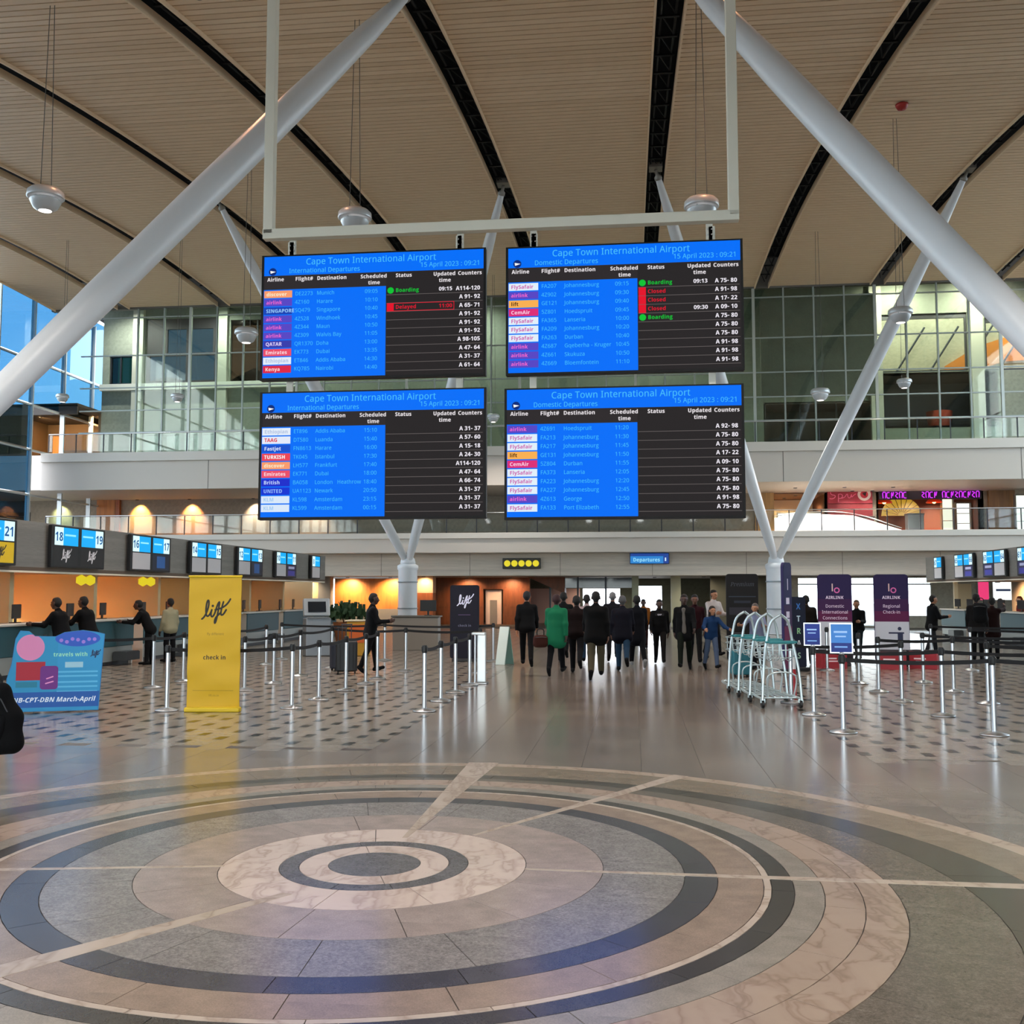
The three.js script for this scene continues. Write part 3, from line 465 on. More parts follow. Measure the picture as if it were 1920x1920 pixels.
// ================================================================ tree columns, hanging frame and screens
function treeColumn(x, z, label, tops) {
  const t = thing('tree_column', label, 'column', [x, 0, z]);
  part('trunk', lathe([[0.02, 0], [0.5, 0], [0.5, 0.04], [0.42, 0.06], [0.42, 2.75], [0.46, 2.8], [0.46, 2.95], [0.3, 3.05], [0.02, 3.05]], 32), whitePaint, t);
  part('collar', [lathe([[0.43, 1.05], [0.45, 1.05], [0.45, 1.1], [0.43, 1.1]], 32), lathe([[0.43, 2.2], [0.45, 2.2], [0.45, 2.26], [0.43, 2.26]], 32)], M(0x8e979c, 0.4, { metalness: 0.4 }), t);
  part('node', lathe([[0.02, 2.9], [0.2, 2.92], [0.34, 3.05], [0.3, 3.25], [0.12, 3.45], [0.02, 3.5]], 24), whitePaint, t);
  for (const [tx, ty, tz] of tops) {
    const a = V(0, 3.0, 0), b = V(tx - x, ty, tz - z), L = b.distanceTo(a);
    const prof = [[0.02, 0], [0.15, 0.02], [0.2, 0.08], [0.255, 0.3], [0.268, 0.5], [0.255, 0.7], [0.2, 0.88], [0.12, 0.965], [0.1, 0.985], [0.02, 0.985]].map(([r, s]) => [r, s * L]);
    const q = new THREE.Quaternion().setFromUnitVectors(V(0, 1, 0), b.clone().sub(a).normalize());
    const arm = part('arm', lathe(prof, 32).applyQuaternion(q).translate(a.x, a.y, a.z), whitePaint, t);
    part('pin_joint', [lathe([[0.02, L * 0.98], [0.13, L * 0.98], [0.13, L * 0.986], [0.06, L * 0.99], [0.06, L], [0.02, L]], 16).applyQuaternion(q).translate(a.x, a.y, a.z), bx(0.46, 0.16, 0.5, b.x, b.y + 0.1, b.z)], M(0x8f8c86, 0.5, { metalness: 0.3 }), arm);
  }
  return t;
}
const armTop = (k, z) => [ribX(k), ceilH(z) + 0.12, z];
treeColumn(-9.95, -12.9, 'near left tree column whose thick white arm crosses behind the hanging frame', [armTop(-1, -20.4), armTop(-3, -20.4)]);
treeColumn(6.4, -13.03, 'near right tree column whose thick white arm slopes down to the right edge', [armTop(0, -20.0), armTop(2, -20.0)]);
treeColumn(-9.85, -45, 'far left tree column with two slender white arms behind the left screens', [armTop(-3, -36.5), armTop(-1, -36.2)]);
treeColumn(6.1, -45, 'far right tree column with two slender white arms beside the trolley stack', [armTop(0, -35.2), armTop(2, -36.9)]);

const frameWhite = M(0xdcdacb, 0.45);
{
  const f = thing('hanging_frame', 'cream steel frame hung from the roof that carries the four departure screens', 'frame', [0, 0, -15]);
  const beamY = 7.24;
  for (const x of [-5.5, 1.525]) part('post', rbx(0.15, ceilH(-15) + 0.1 - beamY, 0.15, 0.01, x, (ceilH(-15) + 0.1 + beamY) / 2, 0), frameWhite, f);
  part('crossbeam', rbx(7.18, 0.155, 0.15, 0.01, -1.99, beamY, 0), frameWhite, f);
  for (const x of [-5.15, -2.53, -1.42, 1.18]) {
    const h = part('hanger', rbx(0.1, 0.62, 0.05, 0.008, x, 6.87, -0.09), M(0xd5d2c6, 0.5), f);
    part('bolt', [0.0, 0.08].flatMap((e) => [-0.03, 0.03].map((q) => bx(0.02, 0.02, 0.02, x + q, 7.0 + e, -0.06))), steel, h);
  }
}
function board(rows, title, sub, status) {
  return canvasTex(1024, 576, (c, w, h) => {
    const X = (f) => f * w, Y = (f) => f * h;
    c.fillStyle = '#0672ff'; c.fillRect(0, 0, w, h);
    c.fillStyle = '#302c2e'; c.fillRect(0, Y(0.158), w, Y(0.115)); c.fillStyle = '#2a2728'; c.fillRect(X(0.562), Y(0.158), w, h);
    c.fillStyle = '#4cc4ff'; c.textBaseline = 'middle';
    c.font = '42px sans-serif'; c.textAlign = 'center'; c.fillText(title, X(0.49), Y(0.05));
    c.font = '30px sans-serif'; c.textAlign = 'left'; c.fillText(sub, X(0.115), Y(0.122)); c.textAlign = 'right'; c.fillText('15 April 2023 : 09:21', X(0.985), Y(0.11));
    c.fillStyle = '#0b2c7a'; c.beginPath(); c.arc(X(0.04), Y(0.125), 18, 0, 7); c.fill(); c.fillStyle = '#fff'; c.beginPath(); c.moveTo(X(0.028), Y(0.115)); c.lineTo(X(0.055), Y(0.125)); c.lineTo(X(0.03), Y(0.14)); c.fill();
    c.fillStyle = '#f4eef2'; c.font = 'bold 25px sans-serif'; c.textAlign = 'left';
    for (const [t, x, y] of [['Airline', 0.015, 0.19], ['Flight#', 0.145, 0.19], ['Destination', 0.245, 0.19], ['Scheduled', 0.445, 0.19], ['time', 0.48, 0.243], ['Status', 0.605, 0.19], ['Updated', 0.775, 0.19], ['time', 0.80, 0.243], ['Counters', 0.885, 0.19]]) c.fillText(t, X(x), Y(y));
    rows.forEach(([logo, fl, dest, time, ctr], i) => {
      const y = 0.312 + 0.0685 * i, yy = Y(y), [bg, fg, txt] = logo;
      c.fillStyle = bg; c.fillRect(X(0.002), yy - 17, X(0.13), 34); c.fillStyle = fg; c.font = 'bold 24px sans-serif'; c.textAlign = 'left'; c.fillText(txt, X(0.012), yy);
      c.fillStyle = '#46c0ff'; c.font = '25px sans-serif'; c.fillText(fl, X(0.145), yy); c.fillText(dest, X(0.245), yy); c.fillText(time, X(0.465), yy);
      c.fillStyle = '#fbf6ff'; c.font = 'bold 26px sans-serif'; c.textAlign = 'right'; c.fillText(ctr, X(0.985), yy);
      c.fillStyle = '#77706e'; c.fillRect(X(0.565), yy + 19, X(0.43), 2);
      const s = status[i];
      if (s) { const green = s[0] === 'Boarding'; c.fillStyle = green ? '#10c838' : '#e8152e'; c.textAlign = 'left'; if (green) { c.beginPath(); c.arc(X(0.583), yy, 15, 0, 7); c.fill(); } else c.fillRect(X(0.566), yy - 19, X(0.032), 38); c.font = 'bold 25px sans-serif'; c.fillText(s[0], X(0.605), yy); if (s[1]) { c.fillStyle = green || s[0] === 'Closed' ? '#fbf6ff' : '#e8152e'; c.fillText(s[1], X(0.80), yy); } if (s[0] === 'Delayed') { c.strokeStyle = '#e8152e'; c.lineWidth = 3; c.strokeRect(X(0.568), yy - 18, X(0.3), 36); } }
    });
  });
}
const LG = { air: ['#5a49c8', '#ff6ad0', 'airlink'], saf: ['#e6f4ff', '#d060b0', 'FlySafair'], lift: ['#ffb455', '#3a1c00', 'lift'], cem: ['#e0307a', '#ffd0e6', 'CemAir'], qtr: ['#3a3fb0', '#e8d8ff', 'QATAR'], sin: ['#1a44b8', '#9fd0ff', 'SINGAPORE'], emi: ['#f0506c', '#ffdfe6', 'Emirates'], eth: ['#e8f2ff', '#b8c8e8', 'Ethiopian'], ken: ['#e02848', '#ffe0e0', 'Kenya'], dis: ['#ffa070', '#fff2d0', 'discover'], taa: ['#eaf0ff', '#e02030', 'TAAG'], ua: ['#1838d8', '#9cc0ff', 'UNITED'], ba: ['#2030d0', '#c8d8ff', 'British'], klm: ['#dfeeff', '#a8d0f8', 'KLM'], tk: ['#f04858', '#fff', 'TURKISH'], mango: ['#1c54d0', '#e0e8ff', 'Fastjet'] };
const title = 'Cape Town International Airport';
const boards = [
  ['upper left departure screen, international flights with green and red status rows', -3.85, 5.925, 'International Departures', [['dis', 'DE2273', 'Munich', '09:05', 'A114-120'], ['air', '4Z160', 'Harare', '10:10', 'A 91- 92'], ['sin', 'SQ479', 'Singapore', '10:40', 'A 65- 71'], ['air', '4Z528', 'Windhoek', '10:45', 'A 91- 92'], ['air', '4Z344', 'Maun', '10:50', 'A 91- 92'], ['air', '4Z309', 'Walvis Bay', '11:05', 'A 91- 92'], ['qtr', 'QR1370', 'Doha', '13:00', 'A 98-105'], ['emi', 'EK773', 'Dubai', '13:35', 'A 47- 64'], ['eth', 'ET846', 'Addis Ababa', '14:30', 'A 31- 37'], ['ken', 'KQ785', 'Nairobi', '14:40', 'A 61- 64']], { 0: ['Boarding', '09:15'], 2: ['Delayed', '11:00'] }],
  ['lower left departure screen, international flights without any status', -3.84, 3.81, 'International Departures', [['eth', 'ET896', 'Addis Ababa', '15:10', 'A 31- 37'], ['taa', 'DT580', 'Luanda', '15:40', 'A 57- 60'], ['mango', 'FN8613', 'Harare', '16:00', 'A 15- 18'], ['tk', 'TK045', 'Istanbul', '17:30', 'A 24- 30'], ['dis', 'LH577', 'Frankfurt', '17:40', 'A114-120'], ['emi', 'EK771', 'Dubai', '18:00', 'A 47- 64'], ['ba', 'BA058', 'London   Heathrow', '18:40', 'A 66- 74'], ['ua', 'UA1123', 'Newark', '20:50', 'A 31- 37'], ['klm', 'KL598', 'Amsterdam', '23:15', 'A 31- 37'], ['klm', 'KL599', 'Amsterdam', '00:15', 'A 31- 37']], {}],
  ['upper right departure screen, domestic flights with three red status rows', -0.09, 5.91, 'Domestic Departures', [['saf', 'FA207', 'Johannesburg', '09:15', 'A 75- 80'], ['air', '4Z902', 'Johannesburg', '09:30', 'A 91- 98'], ['lift', 'GE121', 'Johannesburg', '09:40', 'A 17- 22'], ['cem', '5Z801', 'Hoedspruit', '09:45', 'A 09- 10'], ['saf', 'FA365', 'Lanseria', '10:00', 'A 75- 80'], ['saf', 'FA209', 'Johannesburg', '10:20', 'A 75- 80'], ['saf', 'FA263', 'Durban', '10:40', 'A 75- 80'], ['air', '4Z687', 'Gqeberha - Kruger', '10:45', 'A 91- 98'], ['air', '4Z661', 'Skukuza', '10:50', 'A 91- 98'], ['air', '4Z669', 'Bloemfontein', '11:10', 'A 91- 98']], { 0: ['Boarding', '09:13'], 1: ['Closed'], 2: ['Closed'], 3: ['Closed', '09:30'], 4: ['Boarding'] }],
  ['lower right departure screen, domestic flights without any status', -0.11, 3.78, 'Domestic Departures', [['air', '4Z691', 'Hoedspruit', '11:20', 'A 92- 98'], ['saf', 'FA213', 'Johannesburg', '11:30', 'A 75- 80'], ['saf', 'FA217', 'Johannesburg', '11:45', 'A 75- 80'], ['lift', 'GE131', 'Johannesburg', '11:50', 'A 17- 22'], ['cem', '5Z804', 'Durban', '11:55', 'A 09- 10'], ['saf', 'FA373', 'Lanseria', '12:05', 'A 75- 80'], ['saf', 'FA223', 'Johannesburg', '12:20', 'A 75- 80'], ['saf', 'FA227', 'Johannesburg', '12:45', 'A 75- 80'], ['air', '4Z613', 'George', '12:50', 'A 91- 98'], ['saf', 'FA133', 'Port Elizabeth', '12:55', 'A 75- 80']], {}],
];
for (const [label, x, y, sub, rows, st] of boards) {
  const t = thing('departure_screen', label, 'screen', [x, y, -15.0]);
  part('housing', rbx(3.46, 1.94, 0.11, 0.015, 0, 0, 0), blackPlastic, t);
  part('bezel', plate(rect(-1.73, 1.73, -0.97, 0.97), 0.012, [rect(-1.695, 1.695, -0.93, 0.95).reverse()]).translate(0, 0, 0.055), blackMatte, t);
  part('bracket', [-1.32, 1.3].flatMap((q) => [rbx(0.1, 0.4, 0.05, 0.008, q, 1.02, -0.09), bx(0.1, 0.3, 0.03, q, 0.8, -0.07)]), M(0xd5d2c6, 0.5), t);
  const tex = board(rows.map(([l, ...r]) => [LG[l], ...r]), title, sub, st);
  part('display', new THREE.PlaneGeometry(3.39, 1.88).translate(0, 0.01, 0.058), new THREE.MeshPhysicalMaterial({ color: 0x000000, roughness: 0.7, specularIntensity: 0.15, emissive: 0xffffff, emissiveIntensity: 0.95, emissiveMap: tex }), t);
}
// hanging lamps
{
  const shell = M(0xc2c8cc, 0.35, { metalness: 0.25 });
  const lampPos = [[-12.0, 9.9, -19.6, 1, 'white saucer pendant lamp hanging in front of the ceiling at the far left'], [-5.95, 9.9, -21.5, 1, 'white saucer pendant lamp behind the left part of the frame crossbeam'], [1.54, 9.9, -21.7, 1, 'white saucer pendant lamp behind the right corner of the frame'],
    [-12.05, 9.9, -31.0, 1, 'white saucer pendant lamp left of the upper left screen'], [7.9, 9.9, -30.9, 0.95, 'white saucer pendant lamp in front of the far right slender arm'], [-23.6, 9.9, -40.3, 0.72, 'small pendant lamp in front of the upper café on the left'], [-18.8, 9.9, -40.8, 0.72, 'small pendant lamp before the green-grey gallery wall on the left'],
    [7.75, 9.9, -43.1, 1.05, 'small pendant lamp in front of the grey roller screen on the right'], [10.6, 9.9, -41.2, 0.78, 'small pendant lamp in front of the dark shop window on the upper right'], [-6.35, 9.9, -47.3, 0.8, 'small pendant lamp between the left and right screens']];
  for (let r = 0; r < 3; r++) for (let q = 0; q < 5; q++) lampPos.push([[-18.5, -12, -5.95, 1.54, 7.9][q], [9.3, 8.4, 7.4][r], [-11, -1, 9][r], 1, `pendant lamp out of view over the near hall, ${ordinal(r)} row, ${ordinal(q)} from the left`]);
  for (const [x, y, z, s, label] of lampPos) {
    const t = thing('pendant_lamp', label, 'lamp', [x, y, z]);
    part('canopy_disc', lathe([[0.02, 0.2], [0.3, 0.19], [0.36, 0.13], [0.37, 0.02], [0.34, 0.0], [0.02, 0.06]], 28).scale(s, s, s), shell, t);
    part('reflector', lathe([[0.3, -0.03], [0.31, -0.06], [0.24, -0.2], [0.14, -0.27], [0.12, -0.26], [0.2, -0.19], [0.28, -0.05]], 28).scale(s, s, s), shell, t);
    part('stem', [0, 2.1, 4.2].map((a) => rod(V(0.2 * s * Math.cos(a), -0.06 * s, 0.2 * s * Math.sin(a)), V(0.2 * s * Math.cos(a), 0.12 * s, 0.2 * s * Math.sin(a)), 0.015, 0.015, 6)), shell, t);
    part('lens', new THREE.CylinderGeometry(0.13 * s, 0.13 * s, 0.03, 20).translate(0, -0.25 * s, 0), glow(0xfff2ec, 4), t);
    part('cable', [[0.12, 0], [-0.12, 0.03]].map(([dx]) => rod(V(dx * s, 0.15 * s, 0), V(dx * s * 0.4, ceilH(z) - y + 0.15, 0), 0.008, 0.008, 5)), M(0x55524e, 0.6), t);
    spot(x, y - 0.27 * s, z, 0xfff5ec, PENDANT * s * (z > -15 ? 0.72 : 1), 1.15, x, y - 2, z, 6);
  }
  for (const [x, z, label] of [[-8.8, -19.6, 'small warm ceiling spot near the top left of the left arm'], [2.35, -20.2, 'small warm ceiling spot at the top beside the right frame post']]) downlight(x, ceilH(z) - 0.02, z, 0xffb080, 60, label, 0.9, x, z, 6);
  const s = thing('fire_bell', 'small round red alarm sounder on the ceiling at the right', 'alarm', [7.75, ceilH(-29.5) - 0.06, -29.5]);
  part('bell', lathe([[0.02, -0.16], [0.12, -0.14], [0.17, -0.05], [0.18, 0.0], [0.02, 0.02]], 20), M(0xa01f14, 0.5), s); part('base', new THREE.CylinderGeometry(0.11, 0.11, 0.04, 16).translate(0, 0.02, 0), M(0x5a1510, 0.6), s);
  downlight(13.6, ceilH(-46) - 0.02, -46, 0xfff0b0, 40, 'pale square ceiling light above the upper right windows', 1.1, 13.6, -46, 5);
}
// ================================================================ check-in rows
const teal = M(0x16464f, 0.45), cream = M(0xcdb98e, 0.6), counterTop = M(0xb9b6ae, 0.35), bulkMat = M(0x8b8984, 0.6, { map: fineSpeckle });
function scriptLogo(c, x, y, s, color, lw) {                        // a brush script word: l i f t
  c.strokeStyle = color; c.lineWidth = lw; c.lineCap = c.lineJoin = 'round'; const p = (a, b) => [x + a * s, y + b * s];
  const path = (pts) => { c.beginPath(); c.moveTo(...p(...pts[0])); for (let i = 1; i + 2 < pts.length + 0; i += 3) c.bezierCurveTo(...p(...pts[i]), ...p(...pts[i + 1]), ...p(...pts[i + 2])); c.stroke(); };
  path([[-0.46, 0.3], [-0.3, 0.2], [-0.2, -0.2], [-0.24, -0.34], [-0.3, -0.44], [-0.36, 0.0], [-0.3, 0.18], [-0.24, 0.26], [-0.16, 0.1], [-0.12, -0.02]]);
  path([[-0.12, -0.02], [-0.16, 0.1], [-0.16, 0.22], [-0.1, 0.22], [-0.04, 0.2], [0.02, 0.0], [0.04, -0.08]]);
  path([[0.04, -0.08], [0.1, -0.3], [0.16, -0.36], [0.14, -0.22], [0.1, 0.1], [0.0, 0.56], [-0.02, 0.42], [-0.02, 0.2], [0.14, 0.16], [0.2, 0.06]]);
  path([[0.28, -0.3], [0.2, 0.0], [0.16, 0.18], [0.24, 0.16], [0.3, 0.14], [0.34, 0.04], [0.38, -0.02]]);
  path([[0.0, -0.02], [0.2, -0.06], [0.4, -0.14], [0.52, -0.4]]);
  c.fillStyle = color; c.beginPath(); c.arc(...p(-0.09, -0.16), lw * 0.7, 0, 7); c.fill();
}
const rowSide = (s) => {
  const w = structGroup('wall_check_in'), X = (a) => s * a, zA = s < 0 ? -14.5 : -33, zB = s < 0 ? -42.2 : -47;
  const along = (x0, x1, y0, y1, a = zA, b = zB) => b6(X(x0), X(x1), y0, y1, b, a);
  part('bulkhead', along(12.77, 14.2, 2.3, 3.28), bulkMat, w);
  part('soffit', along(12.77, 16.4, 2.22, 2.3), M(0x5a4a3c, 0.7), w);
  part('light_strip', along(12.77, 12.85, 2.18, 2.22), M(0xe6ddc8, 0.5), w);
  part('back_wall', along(16.3, 16.5, 0, 2.22), M(0x80654a, 0.7), w);
  return w;
};
const leftRow = rowSide(-1), rightRow = rowSide(1);
{
  // coloured back panels and the cream uprights between the bays
  const colors = [0xd8742a, 0xd8742a, 0xd06a22, 0x8f7a68, 0x86706a, 0xa8562a, 0x8a3f20, 0xb06820];
  for (let i = 0; i < 8; i++) {
    const z = -17.8 - 3.6 * i;
    part('colour_panel', b6(-16.3, -16.22, 0.9, 2.16, z - 3.2, z - 0.1), M(colors[i], 0.5, { map: woodGrain }), leftRow);
    part('upright', b6(-16.2, -13.6, 0, 2.22, z - 0.14, z + 0.02), cream, leftRow);
    part('pier', b6(-16.25, -15.4, 0, 2.22, z - 0.9, z - 0.14), M(0x6c6552, 0.7), leftRow);
    downlight(-15.4, 2.215, z - 1.9, 0xffdcb0, i < 3 ? 240 : 110, `warm spot under the left check-in bulkhead, ${ordinal(i)} bay from the front`, 1.1, -16, z - 1.9, 5);
  }
  for (let i = 0; i < 4; i++) {
    const z = -33.6 - 3.4 * i;
    if (i === 3) part('upright', b6(13.2, 13.35, 0, 2.22, z - 0.9, z - 0.75), M(0xd9cda9, 0.6), rightRow);
    downlight(15.2, 2.215, z - 1.6, 0xffe6c0, 90, `pale spot under the right check-in bulkhead, ${ordinal(i)} bay from the front`, 1.1, 15.9, z - 1.6, 5);
  }
}
function desk(label, s, z) {                                      // s = -1 the left row, 1 the right row
  const t = thing('check_in_desk', label, 'desk', [s * 12.5, 0, z], s < 0 ? Math.PI / 2 : -Math.PI / 2, s < 0 ? 'check-in desks on the left' : 'check-in desks on the right');
  part('plinth', b6(-1.5, 1.5, 0, 0.12, -0.55, -0.08), darkSteel, t);
  part('front_panel', rbx(3.05, 0.62, 0.06, 0.02, 0, 0.76, 0), teal, t);
  part('lower_panel', b6(-1.5, 1.5, 0.1, 0.46, -0.06, 0.0), M(0x8d928f, 0.4, { metalness: 0.3 }), t);
  part('side_panel', b6(-1.53, -1.48, 0, 1.05, -0.6, 0), counterTop, t); part('side_panel', b6(1.48, 1.53, 0, 1.05, -0.6, 0), counterTop, t);
  part('worktop', rbx(3.14, 0.05, 0.72, 0.015, 0, 1.095, -0.28), counterTop, t);
  for (const x of [-0.75, 0.75]) {
    const m = part('monitor', rbx(0.44, 0.3, 0.035, 0.01, x, 1.36, -0.4, Math.PI * 0.06), blackPlastic, t);
    part('stand', [bx(0.06, 0.12, 0.03, x, 1.17, -0.42), rbx(0.2, 0.015, 0.16, 0.006, x, 1.128, -0.42)], blackPlastic, m);
  }
  part('bag_scale', [b6(0.5, 1.2, 0.12, 0.32, 0.02, 0.36), b6(0.52, 1.18, 0.32, 0.335, 0.04, 0.34)], M(0x4c4f52, 0.4, { metalness: 0.6 }), t);
  return t;
}
for (let i = 0; i < 7; i++) desk(`teal fronted check-in desk on the left, ${ordinal(i)} one from the front`, -1, -19.8 - 3.6 * i);
for (let i = 0; i < 3; i++) desk(`teal fronted check-in desk on the right, ${ordinal(i)} one from the front`, 1, -35.6 - 3.4 * i);

// pairs of counter screens in front of the bulkheads
function counterTex(n, flip) { return canvasTex(128, 56, (c, w, h) => { c.fillStyle = '#12a6ee'; c.fillRect(0, 0, w, h); c.fillStyle = '#d8fbff'; c.fillRect(flip ? 82 : 0, 0, 46, h); c.fillStyle = '#0a4a8a'; c.font = 'bold 40px sans-serif'; c.textAlign = 'center'; c.fillText(String(n), flip ? 105 : 23, 43); c.fillStyle = '#8fe2ff'; c.fillRect(flip ? 8 : 54, 20, 60, 6); }); }
const panelTex = {
  yellow: canvasTex(128, 64, (c, w, h) => { c.fillStyle = '#e8c400'; c.fillRect(0, 0, w, h); scriptLogo(c, 64, 32, 54, '#2a2408', 4); }),
  black: canvasTex(128, 64, (c, w, h) => { c.fillStyle = '#07080c'; c.fillRect(0, 0, w, h); scriptLogo(c, 64, 28, 54, '#e6e6ea', 4); }),
  white: canvasTex(64, 32, (c, w, h) => { c.fillStyle = '#c9c8cc'; c.fillRect(0, 0, w, h); }),
  blue: canvasTex(64, 32, (c, w, h) => { c.fillStyle = '#0c1a38'; c.fillRect(0, 0, w, h); c.fillStyle = '#1f5fa8'; c.fillRect(16, 4, 32, 24); }),
  purple: canvasTex(64, 32, (c, w, h) => { c.fillStyle = '#1a1a5a'; c.fillRect(0, 0, w, h); c.fillStyle = '#c8cdf0'; c.fillRect(10, 4, 44, 7); c.fillStyle = '#2f2fb0'; c.fillRect(8, 16, 48, 14); }),
};
const screenMats = [['0', 0], ['1', 1]];
function counterScreens(label, s, z, kinds, no) {
  const t = thing('counter_screens', label, 'screen', [s * 12.68, 2.32, z], s < 0 ? Math.PI / 2 : -Math.PI / 2, s < 0 ? 'counter screens on the left' : 'counter screens on the right');
  const W = 1.12, n = kinds.length;
  part('housing', rbx(W * n + 0.06, 0.94, 0.1, 0.02, 0, 0.46, 0), blackPlastic, t);
  kinds.forEach((k, i) => {
    const x = (i - (n - 1) / 2) * W;
    part('display', new THREE.PlaneGeometry(0.98, 0.4).translate(x, 0.69, 0.053), new THREE.MeshStandardMaterial({ color: 0x050505, emissive: 0xffffff, emissiveIntensity: 1.15, emissiveMap: counterTex(no + i, i === 1) }), t);
    part('panel', new THREE.PlaneGeometry(0.98, 0.42).translate(x, 0.25, 0.053), new THREE.MeshStandardMaterial({ roughness: 0.4, map: panelTex[k] }), t);
  });
  part('bracket', [-0.5, 0.5].map((x) => bx(0.05, 0.3, 0.05, x * (n - 0.2), 0.6, -0.045)), darkSteel, t);
  return t;
}
[['yellow', 'yellow'], ['black', 'black'], ['white', 'blue'], ['white', 'white'], ['white', 'blue'], ['white', 'purple'], ['white']].forEach((k, i) => counterScreens(`counter screens over the left desks, ${ordinal(i)} set from the front, ${k.join(' and ')} below`, -1, -18.9 - 3.6 * i, k, 20 - 2 * i));
[['purple', 'purple'], ['purple', 'white'], ['white', 'purple'], ['white']].forEach((k, i) => counterScreens(`counter screens over the right desks, ${ordinal(i)} set from the front, ${k.join(' and ')} below`, 1, -34.7 - 3.35 * i, k, 61 + 2 * i));
// round yellow numbers under the left bulkhead
for (const [z, n] of [[-23.1, 'near sign of the pair by the second left bay'], [-23.5, 'far sign of the pair by the second left bay'], [-26.2, 'near sign of the pair by the third left bay'], [-26.65, 'far sign of the pair by the third left bay']]) {
  const t = thing('round_sign', `yellow lit sign under the bulkhead, ${n}`, 'sign', [-12.9, 2.05, z], Math.PI / 4);
  part('disc', new THREE.CylinderGeometry(0.13, 0.13, 0.06, 6).rotateX(Math.PI / 2), glow(0xe8d21a, 0.9), t); part('bracket', rod(V(0, 0.1, 0), V(0, 0.19, 0), 0.012), darkSteel, t);
}
// lit posters on the end wall behind the right desks
struct('beige_panel', b6(15.95, 16.8, 0.9, 2.2, -54, -53.92), M(0xcdb48c, 0.6));
for (const [x, c, w, label] of [[17.35, 0xd83a6e, 0.5, 'pink lit poster on the end wall behind the right check-in desks'], [18.3, 0xeef2f0, 1.0, 'white lit poster with a dark line of lettering behind the right desks'], [19.4, 0xf4f2dc, 0.7, 'cream lit poster at the right edge behind the right desks']]) {
  const t = thing('light_box', label, 'poster', [x, 1.85, -53.9]);
  part('box', rbx(w + 0.06, 0.96, 0.1, 0.015), M(0x9a9a98, 0.5), t);
  part('face', new THREE.PlaneGeometry(w, 0.9).translate(0, 0, 0.053), new THREE.MeshStandardMaterial({ color: 0, emissive: 0xffffff, emissiveIntensity: 1.2, emissiveMap: canvasTex(96, 80, (g, W, H) => { g.fillStyle = '#' + new THREE.Color(c).getHexString(); g.fillRect(0, 0, W, H); if (w === 1) { g.fillStyle = '#27324a'; g.fillRect(14, 32, 66, 9); } }) }), t);
}
// ================================================================ belt posts and belts
function makePost(label, x, z, group) {
  const t = thing('barrier_post', label, 'barrier', [x, 0, z], 0, group);
  part('base', lathe([[0.004, 0.0], [0.165, 0.0], [0.17, 0.012], [0.165, 0.02], [0.09, 0.042], [0.034, 0.055], [0.004, 0.055]], 28), steel, t);
  part('pole', lathe([[0.004, 0.05], [0.032, 0.05], [0.032, 0.86], [0.004, 0.86]], 18), steel, t);
  part('belt_head', [lathe([[0.004, 0.86], [0.037, 0.86], [0.037, 0.965], [0.03, 0.975], [0.004, 0.975]], 18), bx(0.03, 0.07, 0.088, 0, 0.915, 0), bx(0.088, 0.07, 0.03, 0, 0.915, 0)], blackPlastic, t);
  return t;
}
const postKinds = {};
function addBelt(t, dx, dz) {
  const L = Math.hypot(dx, dz), n = 8, sag = 0.03 * Math.min(1.4, L / 1.5), gs = [];
  for (let i = 0; i < n; i++) {
    const a = i / n, b = (i + 1) / n, y = (s) => 0.912 - sag * 4 * s * (1 - s);
    const p = V(dx * a, y(a), dz * a), q = V(dx * b, y(b), dz * b);
    gs.push(bx(L / n + 0.004, 0.052, 0.004).applyMatrix4(new THREE.Matrix4().makeRotationZ(Math.atan2(q.y - p.y, L / n))).applyMatrix4(new THREE.Matrix4().makeRotationY(Math.atan2(-dz, dx))).translate((p.x + q.x) / 2, (p.y + q.y) / 2, (p.z + q.z) / 2));
  }
  part('belt', gs, belt, t);
}
let firstPost = null;
function row(where, group, pts) {                                 // each entry: x, z, then the ends of the belts that leave this post
  pts.forEach(([x, z, ...ends], i) => {
    const label = `belt post, ${ordinal(i)} from the front in the row ${where}`;
    let t;
    if (!firstPost) t = firstPost = makePost(label, x, z, group); else { t = copy(postSource, [x, 0, z], 0, label); t.userData.group = group; }
    if (i === 0 && t === firstPost) { postSource = t.clone(); }
    for (const [bx_, bz] of ends) addBelt(t, bx_ - x, bz - z);
  });
}
let postSource = null;
row('along the left aisle edge', 'belt posts on the left', [[-3.07, -15.23, [-3.09, -16.67]], [-3.09, -16.67, [-3.1, -18.12]], [-3.1, -18.12, [-3.08, -19.6]], [-3.08, -19.6], [-3.32, -22.6], [-3.55, -26.49, [-6.4, -26.5]]]);
row('right of the yellow banner', 'belt posts on the left', [[-5.16, -15.42, [-5.13, -16.69]], [-5.13, -16.69, [-5.12, -18.28]], [-5.12, -18.28, [-5.1, -19.6]], [-5.1, -19.6, [-5.18, -20.83]], [-5.18, -20.83], [-5.04, -22.87, [-3.32, -22.6]], [-6.4, -26.5, [-9.2, -26.6]]]);
row('that runs behind the yellow banner', 'belt posts on the left', [[-6.89, -14.86, [-5.16, -15.42]], [-6.93, -18.07, [-6.9, -19.51]], [-6.9, -19.51, [-6.96, -21.3]], [-6.96, -21.3, [-6.95, -23.6]], [-6.95, -23.6, [-5.04, -22.87]]]);
row('nearest to the left check-in desks', 'belt posts on the left', [[-8.8, -18.38, [-8.84, -19.77], [-10.9, -18.3]], [-8.84, -19.77, [-8.85, -22.2]], [-10.9, -18.3], [-8.85, -22.2, [-8.9, -24.6]], [-8.9, -24.6], [-9.2, -26.6]]);
